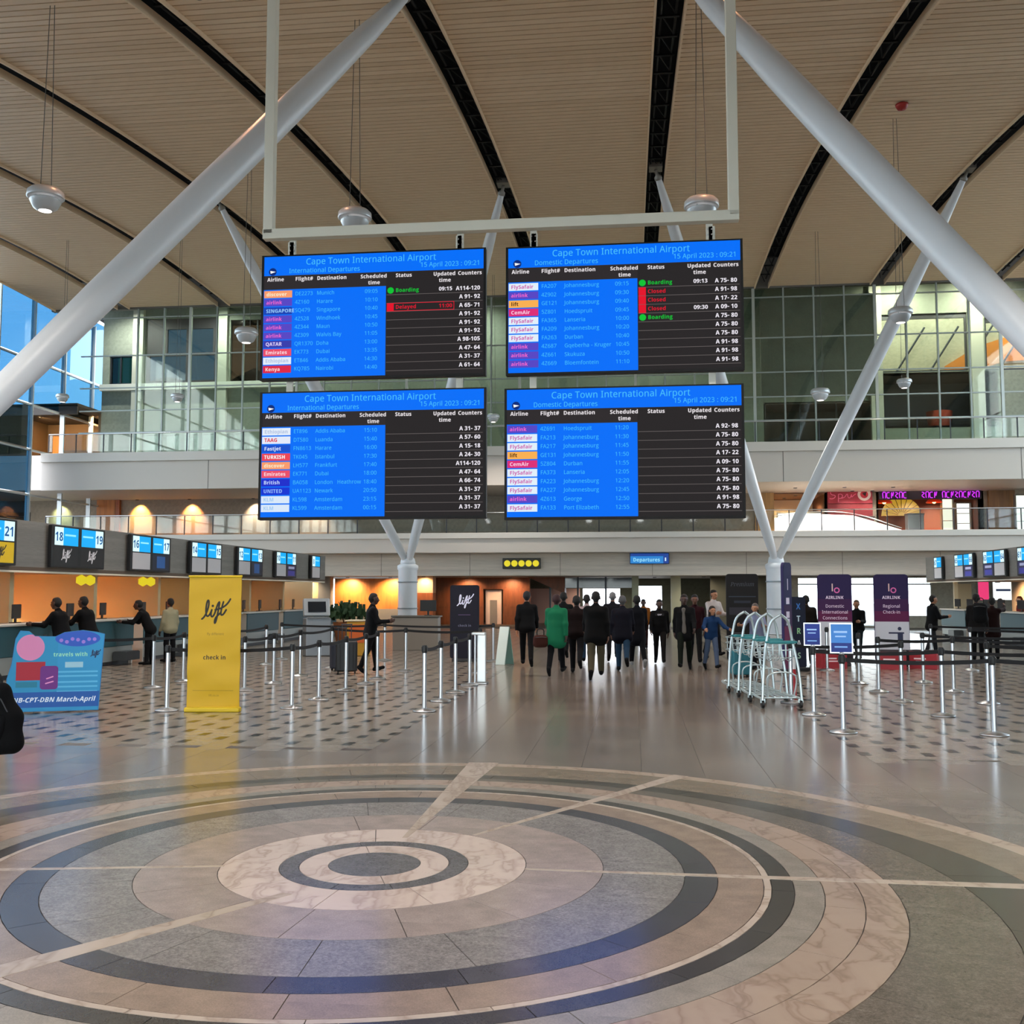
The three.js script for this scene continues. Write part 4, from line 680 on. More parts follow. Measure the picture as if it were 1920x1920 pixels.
row('along the right aisle edge', 'belt posts on the right', [[2.62, -13.53, [4.42, -13.5]], [2.58, -15.41, [4.38, -15.49]], [2.51, -17.08, [4.31, -17.45]]]);
row('in the middle of the right queue', 'belt posts on the right', [[4.42, -13.5, [6.5, -13.78]], [4.38, -15.49, [6.5, -15.4]], [4.31, -17.45], [4.33, -19.12, [5.65, -19.28]], [4.35, -20.81], [4.38, -24.28]]);
row('nearest to the right check-in desks', 'belt posts on the right', [[6.5, -13.78], [6.5, -15.4], [5.58, -17.27, [7.6, -17.2]], [5.65, -19.28, [8.2, -19.2]], [5.65, -21.2, [8.6, -20.6]], [7.6, -24.6, [11.4, -24.5]], [7.4, -27.0, [11.8, -26.9]]]);
// ================================================================ banners, boards, signs, stands and trolleys
function printMat(w, h, draw, r = 0.55) { return new THREE.MeshStandardMaterial({ roughness: r, map: canvasTex(w, h, draw) }); }
{
  // yellow roll-up banner with slight ripples
  const t = thing('roll_up_banner', 'tall yellow fabric banner with black script, standing beside the blue board', 'banner', [-6.16, 0, -14.82], 0.1);
  const g = new THREE.PlaneGeometry(0.78, 1.92, 12, 40), p = g.attributes.position;
  for (let i = 0; i < p.count; i++) { const y = p.getY(i), x = p.getX(i); p.setZ(i, 0.012 * Math.sin(9 * y + 3.5 * x) * THREE.MathUtils.smoothstep(0.5 - y, 0, 1) + 0.004 * Math.sin(17 * y - 6 * x)); }
  g.computeVertexNormals();
  const back = g.clone().translate(0, 0, -0.012), idx = back.index.array; for (let i = 0; i < idx.length; i += 3) [idx[i], idx[i + 1]] = [idx[i + 1], idx[i]]; back.computeVertexNormals();
  part('sheet', g.translate(0, 1.03, 0.0), printMat(384, 960, (c, w, h) => {
    c.fillStyle = '#c8a00a'; c.fillRect(0, 0, w, h); scriptLogo(c, 195, 250, 210, '#14120a', 13);
    c.fillStyle = '#7a6510'; c.font = '24px sans-serif'; c.textAlign = 'center'; c.fillText('fly different', 200, 432); c.fillStyle = '#221c06'; c.font = 'bold 42px sans-serif'; c.fillText('check in', 195, 612);
    c.fillStyle = '#8a7208'; c.fillRect(40, 838, 300, 3); c.font = '20px sans-serif'; c.fillText('lift.co.za', 195, 882);
  }, 0.6), t);
  part('sheet_back', back.translate(0, 1.03, 0), M(0xb08c0a, 0.7), t);
  part('top_rail', rod(V(-0.4, 1.995, 0), V(0.4, 1.995, 0), 0.016), M(0xd9b90c, 0.5), t);
  part('foot', rbx(0.82, 0.07, 0.14, 0.02, 0, 0.035, 0), M(0xcfae0a, 0.5), t);
}
function totem(label, x, z, turn, w, h, d, r, draw, tw, th, extra) {
  const t = thing('totem_sign', label, 'sign', [x, 0, z], turn);
  const o = roundRect(w, h - 0.08, r).map(([a, b]) => [a, b + (h + 0.08) / 2]);
  part('body', plate(o, d).translate(0, 0, -d / 2), M(extra?.body ?? 0x0c0e16, 0.75), t);
  part('foot', rbx(w * 0.85, 0.08, 0.36, 0.015, 0, 0.04, 0), M(0x1b1b1f, 0.5), t);
  const f = new THREE.ShapeGeometry(new THREE.Shape(roundRect(w - 0.02, h - 0.1, r - 0.01).map((p) => new THREE.Vector2(...p))), 6), P2 = f.attributes.position, uv = f.attributes.uv;
  for (let i = 0; i < P2.count; i++) uv.setXY(i, P2.getX(i) / (w - 0.02) + 0.5, P2.getY(i) / (h - 0.1) + 0.5);
  part('face', f.translate(0, (h + 0.08) / 2, d / 2 + 0.003), printMat(tw, th, draw, 0.8), t);
  return t;
}
totem('dark blue totem sign with white script, standing at the end of the left queue', -4.28, -26.4, 0.1, 0.75, 1.95, 0.06, 0.06, (c, w, h) => { c.fillStyle = '#0a0d22'; c.fillRect(0, 0, w, h); scriptLogo(c, 130, 140, 150, '#e2e6ff', 10); c.fillStyle = '#5a4a70'; c.fillRect(70, 268, 110, 6); c.fillStyle = '#6a6f88'; c.font = 'bold 30px sans-serif'; c.textAlign = 'center'; c.fillText('check in', 128, 380); }, 256, 666);
for (const [label, x, z, lines] of [['purple and white totem sign with three lines of lettering, left of the pair', 4.88, -25.9, ['Domestic', 'International', 'Connections']], ['purple and white totem sign with two lines of lettering, right of the pair', 6.24, -26.05, ['Regional', 'Check-in']]])
  totem(label, x, z, -0.12, 0.8, 2.2, 0.08, 0.09, (c, w, h) => {
    c.fillStyle = '#221648'; c.fillRect(0, 0, w, h * 0.28); c.fillStyle = '#3a1648'; c.fillRect(0, h * 0.28, w, h * 0.14); c.fillStyle = '#5a1244'; c.fillRect(0, h * 0.42, w, h * 0.12);
    c.fillStyle = '#c8ccd6'; c.fillRect(0, h * 0.54, w, h); c.strokeStyle = '#e8c8c0'; c.lineWidth = 9; c.beginPath(); c.moveTo(112, 70); c.lineTo(112, 130); c.stroke(); c.strokeStyle = '#e070b0'; c.beginPath(); c.arc(146, 122, 18, 0, 7); c.stroke();
    c.textAlign = 'center'; c.fillStyle = '#eadcf0'; c.font = 'bold 34px sans-serif'; c.fillText('AIRLINK', w / 2, 190); c.font = '34px sans-serif'; lines.forEach((l, i) => c.fillText(l, w / 2, 258 + 46 * i));
    c.fillStyle = '#2b3350'; c.beginPath(); c.arc(w * 0.72, h * 0.62, 14, 0, 7); c.fill(); c.fillRect(w * 0.4, h * 0.66, w * 0.45, 12); c.fillRect(w * 0.66, h * 0.66, 40, 120); c.fillStyle = '#1d1a26'; c.fillRect(0, h * 0.86, w, h);
  }, 256, 680, { body: 0x2a1648 });
totem('narrow purple totem sign seen almost edge on beside the far right column', 3.38, -23.4, 1.0, 0.42, 2.42, 0.06, 0.1, (c, w, h) => { c.fillStyle = '#1c164e'; c.fillRect(0, 0, w, h * 0.4); c.fillStyle = '#341446'; c.fillRect(0, h * 0.4, w, h * 0.2); c.fillStyle = '#6a1046'; c.fillRect(0, h * 0.6, w, h); c.fillStyle = '#e8dcf0'; for (const y of [0.33, 0.46, 0.53]) { c.save(); c.font = 'bold 44px sans-serif'; c.fillRect(26, h * y, 40, 34); c.restore(); } c.fillRect(44, h * 0.15, 8, 60); }, 96, 560, { body: 0x221a50 });
totem('wide black totem sign with faint pale lines left of the far right column', 2.71, -26.2, 0.02, 0.78, 2.22, 0.08, 0.07, (c, w, h) => { c.fillStyle = '#07080d'; c.fillRect(0, 0, w, h); c.fillStyle = '#4a505c'; c.font = 'italic 44px serif'; c.textAlign = 'center'; c.fillText('Premium', w / 2, 96); c.fillStyle = '#2e3a46'; c.fillRect(16, 178, w - 32, 8); c.fillStyle = '#262d3a'; c.fillRect(60, 215, w - 120, 20); c.fillStyle = '#2b2c36'; c.fillRect(20, 270, w - 40, 60); }, 256, 700);
totem('dark navy pull-up sign with pale green and white characters behind the trolleys', 3.72, -24.1, 0.55, 0.42, 1.66, 0.05, 0.03, (c, w, h) => { c.fillStyle = '#0b1430'; c.fillRect(0, 0, w, h); c.textAlign = 'center'; c.font = 'bold 60px sans-serif'; ['X', 'T', 'R', 'A', 'S'].forEach((l, i) => { c.fillStyle = ['#3f7fd0', '#cfe4f0', '#9fd8a0', '#dfe8ea', '#a8c8b0'][i]; c.fillText(l, w / 2, 90 + 92 * i); }); }, 120, 520, { body: 0x0c1228 });
// the blue advertising board: plain shapes stand where the cartoon picture was
{
  const t = thing('advertising_board', 'low blue advertising board with pink and red shapes at the left', 'board', [-8.44, 0, -14.49], 0.395);
  const o = [[-0.66, 0.02], [0.6, 0.02], [0.66, 1.14], [0.55, 1.17], [0.35, 1.2], [0.1, 1.17], [-0.02, 1.11], [-0.3, 1.12], [-0.38, 1.19], [-0.5, 1.2], [-0.56, 1.08], [-0.58, 0.9], [-0.6, 0.72], [-0.66, 0.5]];
  part('panel', plate(o, 0.03).translate(0, 0, -0.015), M(0x1878b8, 0.5), t);
  const f = new THREE.ShapeGeometry(new THREE.Shape(o.map(([a, b]) => new THREE.Vector2(a * 0.985, b * 0.99 + 0.005)))), P2 = f.attributes.position;
  for (let i = 0; i < P2.count; i++) f.attributes.uv.setXY(i, (P2.getX(i) + 0.66) / 1.32, P2.getY(i) / 1.22);
  part('print', f.translate(0, 0, 0.018), printMat(640, 592, (c, w, h) => {
    c.fillStyle = '#2590c8'; c.fillRect(0, 0, w, h); c.fillStyle = '#1c8cc0'; c.fillRect(0, 0, 330, 480);
    c.fillStyle = '#58b4e0'; for (const y of [300, 330, 372, 405, 440]) c.fillRect(330, y, 270, 12);
    c.fillStyle = '#2456c0'; c.beginPath(); c.ellipse(460, 70, 150, 56, 0, 0, 7); c.fill(); c.fillStyle = '#9a7ad8'; for (let i = 0; i < 7; i++) { c.beginPath(); c.arc(350 + 37 * i, 82 + 12 * Math.sin(2 * i), 13, 0, 7); c.fill(); }
    c.fillStyle = '#9ae0c0'; c.font = 'bold 40px sans-serif'; c.fillText('travels with', 300, 196); scriptLogo(c, 580, 178, 66, '#0a2a50', 6);
    c.fillStyle = '#9cc8dc'; c.fillRect(380, 236, 120, 40);
    c.fillStyle = '#d884b4'; c.beginPath(); c.arc(150, 130, 92, 0, 7); c.fill();                                   // a plain pink disc
    c.fillStyle = '#a8122e'; c.fillRect(60, 232, 190, 130);                                                    // a plain red block
    c.fillStyle = '#6a2080'; c.beginPath(); c.roundRect(218, 262, 118, 166, 22); c.fill(); c.strokeStyle = '#e890c8'; c.lineWidth = 9; c.beginPath(); c.moveTo(256, 386); c.lineTo(304, 372); c.moveTo(262, 352); c.lineTo(302, 338); c.stroke();
    c.fillStyle = '#157a98'; c.fillRect(60, 372, 140, 40); c.fillStyle = '#0e55a8'; c.fillRect(0, 446, w, 108); c.fillStyle = '#e8f2ff'; c.font = 'italic bold 46px sans-serif'; c.fillText('JNB-CPT-DBN March-April', 26, 516, 560);
  }), t);
  part('strut', [rod(V(-0.3, 0.9, -0.02), V(-0.34, 0.01, -0.42), 0.012), rod(V(0.3, 0.9, -0.02), V(0.34, 0.01, -0.42), 0.012)], M(0x9a9a9a, 0.5), t);
  part('foot_rail', rod(V(-0.36, 0.014, -0.42), V(0.36, 0.014, -0.42), 0.012), M(0x9a9a9a, 0.5), t);
}
// small notices on the right belt posts
for (const [label, x, z, w, h, col] of [['small dark blue notice in a silver frame on the second aisle post on the right', 2.58, -15.41, 0.21, 0.3, '#16308e'], ['larger light blue notice in a silver frame on the first aisle post on the right', 2.62, -13.53, 0.25, 0.35, '#3f86d8']]) {
  const t = thing('notice_frame', label, 'sign', [x, 0.975, z], -0.15);
  part('clamp', lathe([[0.004, 0], [0.03, 0], [0.025, 0.03], [0.004, 0.03]], 14), steel, t);
  part('frame', plate(rect(-w / 2 - 0.015, w / 2 + 0.015, 0.015, h + 0.045), 0.016, [rect(-w / 2, w / 2, 0.03, h + 0.03).reverse()]).translate(0, 0, -0.008), steel, t);
  part('sheet', bx(w, h, 0.006, 0, h / 2 + 0.03, 0), printMat(96, 140, (c, W, H) => { c.fillStyle = col; c.fillRect(0, 0, W, H); c.fillStyle = '#a8d0ff'; c.fillRect(14, 34, 62, 10); c.fillRect(20, 58, 50, 7); c.fillStyle = '#0e2a80'; c.fillRect(0, H - 46, W, 46); c.fillStyle = '#7fb0f0'; c.fillRect(16, H - 30, 60, 8); }), t);
}
// silver stand and slim leaning board at the end of the left aisle row
{
  const t = thing('dispenser_stand', 'slim silver upright dispenser stand beside the fourth post of the left aisle row', 'stand', [-2.93, 0, -19.95]);
  part('base', rbx(0.3, 0.03, 0.3, 0.012, 0, 0.015, 0), steel, t); part('column', rbx(0.17, 0.92, 0.09, 0.02, 0.03, 0.49, 0), M(0xe4e8ea, 0.3, { metalness: 0.5 }), t); part('tray', rbx(0.26, 0.05, 0.2, 0.015, -0.02, 0.965, 0.02), M(0xd8dcdf, 0.3, { metalness: 0.6 }), t); part('side_tube', rod(V(-0.1, 0.03, 0), V(-0.1, 0.94, 0), 0.022), steel, t);
  const a = thing('leaning_board', 'narrow pale green folding floor board near the far end of the aisle', 'board', [-3.12, 0, -25.4], -0.5);
  part('front_leaf', rbx(0.28, 0.94, 0.02, 0.006, 0, 0.46, 0.1, 0, -0.2), M(0xd2ded6, 0.5), a); part('back_leaf', rbx(0.28, 0.94, 0.02, 0.006, 0, 0.46, -0.1, 0, 0.2), M(0x6f9488, 0.5), a); part('hinge', rod(V(-0.13, 0.925, 0), V(0.13, 0.925, 0), 0.012), darkSteel, a);
}
// red bag gauges under the purple totems
for (const [label, x, z, turn] of [['red bag size gauge with white print beside the right purple totem', 5.95, -24.9, -0.2], ['red bag size gauge below the left purple totem', 4.62, -25.1, 0.1], ['red bag size gauge to the right of the other gauges', 6.75, -25.2, -0.4]]) {
  const t = thing('bag_gauge', label, 'bag gauge', [x, 0, z], turn);
  part('box', [plate(rect(-0.3, 0.3, 0, 0.4), 0.03).translate(0, 0, 0.2), plate(rect(-0.3, 0.3, 0, 0.4), 0.03).translate(0, 0, -0.22), b6(-0.3, -0.27, 0, 0.4, -0.2, 0.2), b6(0.27, 0.3, 0, 0.4, -0.2, 0.2), b6(-0.28, 0.28, 0, 0.05, -0.2, 0.2)], M(0xa01024, 0.5), t);
  part('print', new THREE.PlaneGeometry(0.5, 0.18).translate(0, 0.2, 0.233), printMat(96, 36, (c, w, h) => { c.fillStyle = '#a01024'; c.fillRect(0, 0, w, h); c.fillStyle = '#f0d8dc'; c.fillRect(10, 8, 50, 7); c.fillRect(18, 21, 62, 6); }), t);
  part('rim', plate(rect(-0.31, 0.31, -0.23, 0.24), 0.02, [rect(-0.27, 0.27, -0.19, 0.2).reverse()]).rotateX(Math.PI / 2).translate(0, 0.42, 0), M(0x2a1a20, 0.5), t);
}
// luggage trolleys nested beside the aisle
{
  const tm = M(0xc6d2d4, 0.35, { metalness: 0.7 });
  const t = thing('luggage_trolley', 'nearest of the nested silver luggage trolleys beside the aisle', 'trolley', [2.22, 0, -16.55], 0.12, 'nested luggage trolleys');
  part('base_frame', [tube([[-0.3, 0.14, 0.3], [-0.27, 0.14, -0.3], [-0.12, 0.12, -0.85], [0.12, 0.12, -0.85], [0.27, 0.14, -0.3], [0.3, 0.14, 0.3]], 0.02, 40), rod(V(-0.29, 0.14, 0.1), V(0.29, 0.14, 0.1), 0.016), rod(V(-0.24, 0.14, -0.4), V(0.24, 0.14, -0.4), 0.016)], tm, t);
  for (const s of [-1, 1]) part('upright', tube([[s * 0.3, 0.12, 0.3], [s * 0.27, 0.55, 0.27], [s * 0.2, 1.0, 0.2], [s * 0.12, 1.32, 0.24], [0, 1.42, 0.3]], 0.021, 30), tm, t);
  part('handle', [rod(V(-0.24, 1.0, 0.3), V(0.24, 1.0, 0.3), 0.018), rbx(0.4, 0.05, 0.05, 0.02, 0, 1.0, 0.34)], M(0x2c7f86, 0.5), t);
  part('basket', [...[0.78, 0.9, 1.0].map((y) => tube([[-0.22, y, 0.2], [-0.22, y - 0.05, -0.2], [0.22, y - 0.05, -0.2], [0.22, y, 0.2]], 0.009, 24, 5)), ...[-0.2, -0.1, 0, 0.1, 0.2].map((x) => tube([[x, 0.98, 0.2], [x, 0.76, 0.18], [x, 0.72, -0.18], [x, 0.95, -0.22]], 0.007, 14, 5))], tm, t);
  part('platform', [...[-0.2, -0.1, 0, 0.1, 0.2].map((x) => rod(V(x, 0.17, 0.25), V(x * 0.6, 0.15, -0.8), 0.01, 0.01, 6)), tube([[-0.2, 0.17, 0.24], [-0.2, 0.5, 0.3], [0.2, 0.5, 0.3], [0.2, 0.17, 0.24]], 0.013, 20, 6)], tm, t);
  for (const [x, z] of [[-0.29, 0.26], [0.29, 0.26], [0, -0.8]]) { const wh = part('wheel', new THREE.CylinderGeometry(0.06, 0.06, 0.04, 16).rotateZ(Math.PI / 2).translate(x, 0.062, z), blackPlastic, t); part('fork', bx(0.07, 0.06, 0.03, x, 0.11, z), tm, wh); }
  copy(t, [2.12, 0, -17.35], 0.12, 'second of the nested silver luggage trolleys, counted from the near end');
  copy(t, [2.02, 0, -18.15], 0.12, 'third of the nested silver luggage trolleys, counted from the near end');
  copy(t, [1.93, 0, -18.95], 0.12, 'farthest of the nested silver luggage trolleys beside the aisle');
  const w = thing('white_post', 'short white and red post standing right behind the nearest trolley', 'post', [2.62, 0, -17.6]);
  part('lower_sleeve', new THREE.CylinderGeometry(0.05, 0.06, 0.5, 16).translate(0, 0.25, 0), M(0xb01c26, 0.5), w); part('upper_sleeve', new THREE.CylinderGeometry(0.05, 0.05, 0.45, 16).translate(0, 0.72, 0), M(0xe8e8ea, 0.45), w); part('cap', new THREE.SphereGeometry(0.052, 16, 8, 0, 7, 0, 1.57).translate(0, 0.945, 0), blackPlastic, w);
}
// furniture at the end of the left queue
{
  const k = thing('service_kiosk', 'grey metal self-service kiosk behind the yellow banner', 'kiosk', [-8.75, 0, -28.2], 0.5);
  part('cabinet', rbx(0.7, 1.05, 0.5, 0.03, 0, 0.53, 0), M(0x8a9096, 0.4, { metalness: 0.5 }), k); part('head', rbx(0.74, 0.5, 0.16, 0.03, 0, 1.34, -0.1, 0, -0.25), M(0xa4acb2, 0.4, { metalness: 0.4 }), k); part('display', bx(0.5, 0.3, 0.02, 0, 1.36, -0.005, 0, -0.25), M(0x1a2028, 0.2), k); part('shelf', rbx(0.6, 0.04, 0.22, 0.01, 0, 1.06, 0.2), M(0x6d747a, 0.4), k);
  const y = thing('counter_block', 'small yellow and orange counter standing right of the grey kiosk', 'counter', [-7.6, 0, -28.4], 0.1);
  part('body', rbx(0.6, 0.95, 0.45, 0.02, 0, 0.48, 0), M(0xb0820f, 0.6), y); part('panel', rbx(0.46, 0.5, 0.03, 0.01, 0, 0.62, 0.235), M(0xc25a16, 0.6), y); part('top', rbx(0.68, 0.04, 0.52, 0.012, 0, 0.98, 0), M(0xc8bfa8, 0.5), y);
  const c = thing('service_counter', 'pale service counter with a dark monitor in front of the far left column', 'counter', [-6.6, 0, -31.5], 0.05);
  part('body', rbx(1.4, 1.0, 0.6, 0.02, 0, 0.5, 0), M(0x8d857c, 0.6), c); part('top', rbx(1.5, 0.05, 0.7, 0.015, 0, 1.03, 0), M(0x5a5550, 0.5), c); const m = part('monitor', rbx(0.5, 0.34, 0.04, 0.01, 0.35, 1.36, 0), blackPlastic, c); part('stand', [bx(0.06, 0.15, 0.04, 0.35, 1.12, -0.02), rbx(0.22, 0.02, 0.16, 0.008, 0.35, 1.065, 0)], blackPlastic, m);
  const p = thing('potted_shrub', 'dark green bushy potted plant on the pale counter left of the walking man', 'plant', [-9.25, 0, -33.0]);
  part('pot', lathe([[0.02, 0], [0.3, 0], [0.42, 0.75], [0.44, 0.8], [0.38, 0.8], [0.36, 0.7], [0.02, 0.7]], 24), M(0x9a5a30, 0.7), p);
  const leaves = []; for (let i = 0; i < 260; i++) { const a = rnd() * 6.283, e = Math.acos(rnd()), r = 0.35 + 0.3 * rnd(), q = V(Math.cos(a) * Math.sin(e) * r * 1.25, 0.95 + Math.cos(e) * r * 0.75, Math.sin(a) * Math.sin(e) * r * 1.1); const g = new THREE.PlaneGeometry(0.1, 0.2, 1, 2); g.rotateX(-0.6 + rnd()); g.rotateY(rnd() * 6.28); leaves.push(g.translate(q.x, q.y, q.z)); }
  stuffPart('foliage', leaves, M(0x23401f, 0.7, { side: THREE.DoubleSide }), p); part('stem', [0, 1, 2].map((i) => rod(V(0.05 * i - 0.05, 0.7, 0), V(0.2 * i - 0.2, 1.2, 0.05), 0.02)), M(0x3a2a1a, 0.8), p);
}
// ================================================================ people
function skin3D(bones, cell, k, flat = 1) {                       // one smooth surface round tapered bones [ax,ay,az,ra, bx,by,bz,rb]
  let lo = [9, 9, 9], hi = [-9, -9, -9];
  for (const b of bones) for (const o of [0, 4]) for (let c = 0; c < 3; c++) { lo[c] = Math.min(lo[c], b[o + c] - b[o + 3] - 2.5 * cell); hi[c] = Math.max(hi[c], b[o + c] + b[o + 3] + 2.5 * cell); }
  const n = lo.map((l, c) => Math.ceil((hi[c] - l) / cell) + 1), F = new Float32Array(n[0] * n[1] * n[2]).fill(1), K = k;
  const pre = bones.map((b) => { const d = [b[4] - b[0], b[5] - b[1], b[6] - b[2]]; return { b, d, l: 1 / Math.max(1e-9, d[0] * d[0] + d[1] * d[1] + d[2] * d[2]) }; });
  const id = (i, j, l) => (l * n[1] + j) * n[0] + i;
  for (const { b, d, l } of pre) {                                // smooth minimum, bone by bone, near each bone only
    const reach = Math.max(b[3], b[7]) + K + 2 * cell, a0 = [], a1 = [];
    for (let c = 0; c < 3; c++) { a0[c] = Math.max(0, Math.floor((Math.min(b[c], b[4 + c]) - reach - lo[c]) / cell)); a1[c] = Math.min(n[c] - 1, Math.ceil((Math.max(b[c], b[4 + c]) + reach - lo[c]) / cell)); }
    for (let z = a0[2]; z <= a1[2]; z++) for (let y = a0[1]; y <= a1[1]; y++) for (let x = a0[0]; x <= a1[0]; x++) {
      const px = lo[0] + x * cell - b[0], py = lo[1] + y * cell - b[1], pz = lo[2] + z * cell - b[2];
      const t = Math.max(0, Math.min(1, (px * d[0] + py * d[1] + pz * d[2]) * l)), qx = px - d[0] * t, qy = py - d[1] * t, qz = pz - d[2] * t;
      const v = Math.sqrt(qx * qx + qy * qy + qz * qz) - (b[3] + (b[7] - b[3]) * t), o = id(x, y, z), u = F[o], h = Math.max(K - Math.abs(u - v), 0) / K;
      F[o] = Math.min(u, v) - h * h * K * 0.25;
    }
  }
  const pos = [], nor = [], index = [], where = new Int32Array(F.length).fill(-1);
  for (let z = 0; z < n[2] - 1; z++) for (let y = 0; y < n[1] - 1; y++) for (let x = 0; x < n[0] - 1; x++) {
    let m = 0, s = [0, 0, 0], cnt = 0; const v = [];
    for (let q = 0; q < 8; q++) { v[q] = F[id(x + (q & 1), y + (q >> 1 & 1), z + (q >> 2))]; if (v[q] < 0) m |= 1 << q; }
    if (m === 0 || m === 255) continue;
    for (const [p, q] of [[0, 1], [2, 3], [4, 5], [6, 7], [0, 2], [1, 3], [4, 6], [5, 7], [0, 4], [1, 5], [2, 6], [3, 7]]) if ((v[p] < 0) !== (v[q] < 0)) { const t = v[p] / (v[p] - v[q]); for (let c = 0; c < 3; c++) { const A = p >> c & 1, B = q >> c & 1; s[c] += A + (B - A) * t; } cnt++; }
    where[id(x, y, z)] = pos.length / 3; pos.push(lo[0] + (x + s[0] / cnt) * cell, lo[1] + (y + s[1] / cnt) * cell, lo[2] + (z + s[2] / cnt) * cell);
    const g = [0, 0, 0]; for (let q = 0; q < 8; q++) for (let c = 0; c < 3; c++) g[c] += (q >> c & 1 ? 1 : -1) * v[q]; const L = Math.hypot(...g) || 1; nor.push(g[0] / L, g[1] / L, g[2] / L);
  }
  for (let z = 1; z < n[2] - 1; z++) for (let y = 1; y < n[1] - 1; y++) for (let x = 1; x < n[0] - 1; x++) {
    const f = F[id(x, y, z)] < 0;
    for (const [A, e, p, q] of [[id(x + 1, y, z), 0, [0, -1, 0], [0, 0, -1]], [id(x, y + 1, z), 1, [0, 0, -1], [-1, 0, 0]], [id(x, y, z + 1), 2, [-1, 0, 0], [0, -1, 0]]]) {
      if ((F[A] < 0) === f) continue;
      const w = (d) => where[id(x + d[0], y + d[1], z + d[2])], a = w([0, 0, 0]), b = w(p), c = w([p[0] + q[0], p[1] + q[1], p[2] + q[2]]), d = w(q);
      if (f) index.push(a, b, c, a, c, d); else index.push(a, c, b, a, d, c);
    }
  }
  const g = new THREE.BufferGeometry(); g.setAttribute('position', new THREE.Float32BufferAttribute(pos, 3)); g.setAttribute('normal', new THREE.Float32BufferAttribute(nor, 3)); g.setAttribute('uv', new THREE.Float32BufferAttribute(new Float32Array(pos.length / 3 * 2), 2)); g.setIndex(index); return g;
}
// a relaxed left hand, wrist at the origin, fingers along -y, thumb to +z, palm facing +x
const handGeo = (() => {
  const B = [[0, 0, 0, 0.026, 0, -0.03, 0, 0.03], [0, -0.03, 0.018, 0.024, 0.002, -0.085, 0.028, 0.016], [0, -0.03, -0.016, 0.024, 0.002, -0.08, -0.024, 0.015], [0, -0.03, 0, 0.026, 0.0, -0.088, 0.002, 0.018]];
  [[0.03, 0.072, 0.0], [0.011, 0.082, 0.0], [-0.008, 0.076, 0.0], [-0.026, 0.058, 0.004]].forEach(([z, L, c]) => { const y = -0.086 + c; B.push([0.002, y, z, 0.0095, 0.01, y - L * 0.45, z * 1.12, 0.0088], [0.01, y - L * 0.45, z * 1.12, 0.0088, 0.026, y - L * 0.76, z * 1.15, 0.008], [0.026, y - L * 0.76, z * 1.15, 0.008, 0.042, y - L * 0.94, z * 1.15, 0.007]); });
  B.push([0.004, -0.03, 0.026, 0.014, 0.016, -0.062, 0.05, 0.011], [0.016, -0.062, 0.05, 0.011, 0.028, -0.098, 0.054, 0.0085]);
  return skin3D(B, 0.0042, 0.008);
})();
const D2R = Math.PI / 180;
// pose: legs and arms in degrees; thigh and arm swing forward (+), knee and elbow bend
function skeleton(P0) {
  const J = {}, lean = (P0.lean ?? 3) * D2R, s = P0.w ?? 1;
  const up = (d, x, z = 0) => [x, (P0.hip ?? 0.93) + d * Math.cos(lean), z + d * Math.sin(lean)];
  J.pelvis = up(0, 0); J.waist = up(0.16, 0); J.chest = up(0.36, 0); J.neck = up(0.53, 0, -0.005); J.head = up(0.7, 0, 0.02 + (P0.nod ?? 0));
  ['L', 'R'].forEach((k, i) => {
    const g = i ? -1 : 1, [th, kn] = P0['leg' + k], [sh, el, ab] = P0['arm' + k], hx = 0.09 * g * s;
    const a = th * D2R, b = (th - kn) * D2R, hip = [hx, J.pelvis[1] - 0.02, J.pelvis[2]];
    J['hip' + k] = hip; const knee = [hx * 1.05, hip[1] - 0.42 * Math.cos(a), hip[2] + 0.42 * Math.sin(a)]; J['knee' + k] = knee;
    const an = [hx * 1.05, knee[1] - 0.42 * Math.cos(b), knee[2] + 0.42 * Math.sin(b)]; J['ank' + k] = an;
    const foot = P0['foot' + k] ?? (b < -0.25 ? -40 : b > 0.1 ? 14 : 0), fr = foot * D2R; J['toe' + k] = [an[0] + 0.02 * g, an[1] - 0.055 + 0.17 * Math.sin(fr), an[2] + 0.17 * Math.cos(fr)]; J['heel' + k] = [an[0], an[1] - 0.05 - 0.05 * Math.sin(fr), an[2] - 0.05 * Math.cos(fr)];
    const S = [0.185 * g * s, J.neck[1] - 0.075, J.neck[2] - 0.005]; J['sh' + k] = S;
    const sa = sh * D2R, out = ab * D2R; const dir = (ang, o) => [g * Math.sin(o), -Math.cos(ang) * Math.cos(o), Math.sin(ang) * Math.cos(o)];
    const d1 = dir(sa, out), E = S.map((v, c) => v + d1[c] * 0.29); J['elb' + k] = E; const d2 = dir(sa + el * D2R, out * 0.4 - (P0['in' + k] ?? 0) * D2R), W = E.map((v, c) => v + d2[c] * 0.255); J['wri' + k] = W; J['fore' + k] = d2;
  });
  const low = Math.min(J.heelL[1], J.heelR[1], J.toeL[1], J.toeR[1]) - 0.035;
  for (const q of Object.values(J)) if (!('fore' in q) && q.length === 3 && q !== J.foreL && q !== J.foreR) q[1] -= low;
  return J;
}
const bone = (a, ra, b, rb) => [...a, ra, ...b, rb];
const mid = (a, b, t) => a.map((v, i) => v + (b[i] - v) * t);
const builds = {};
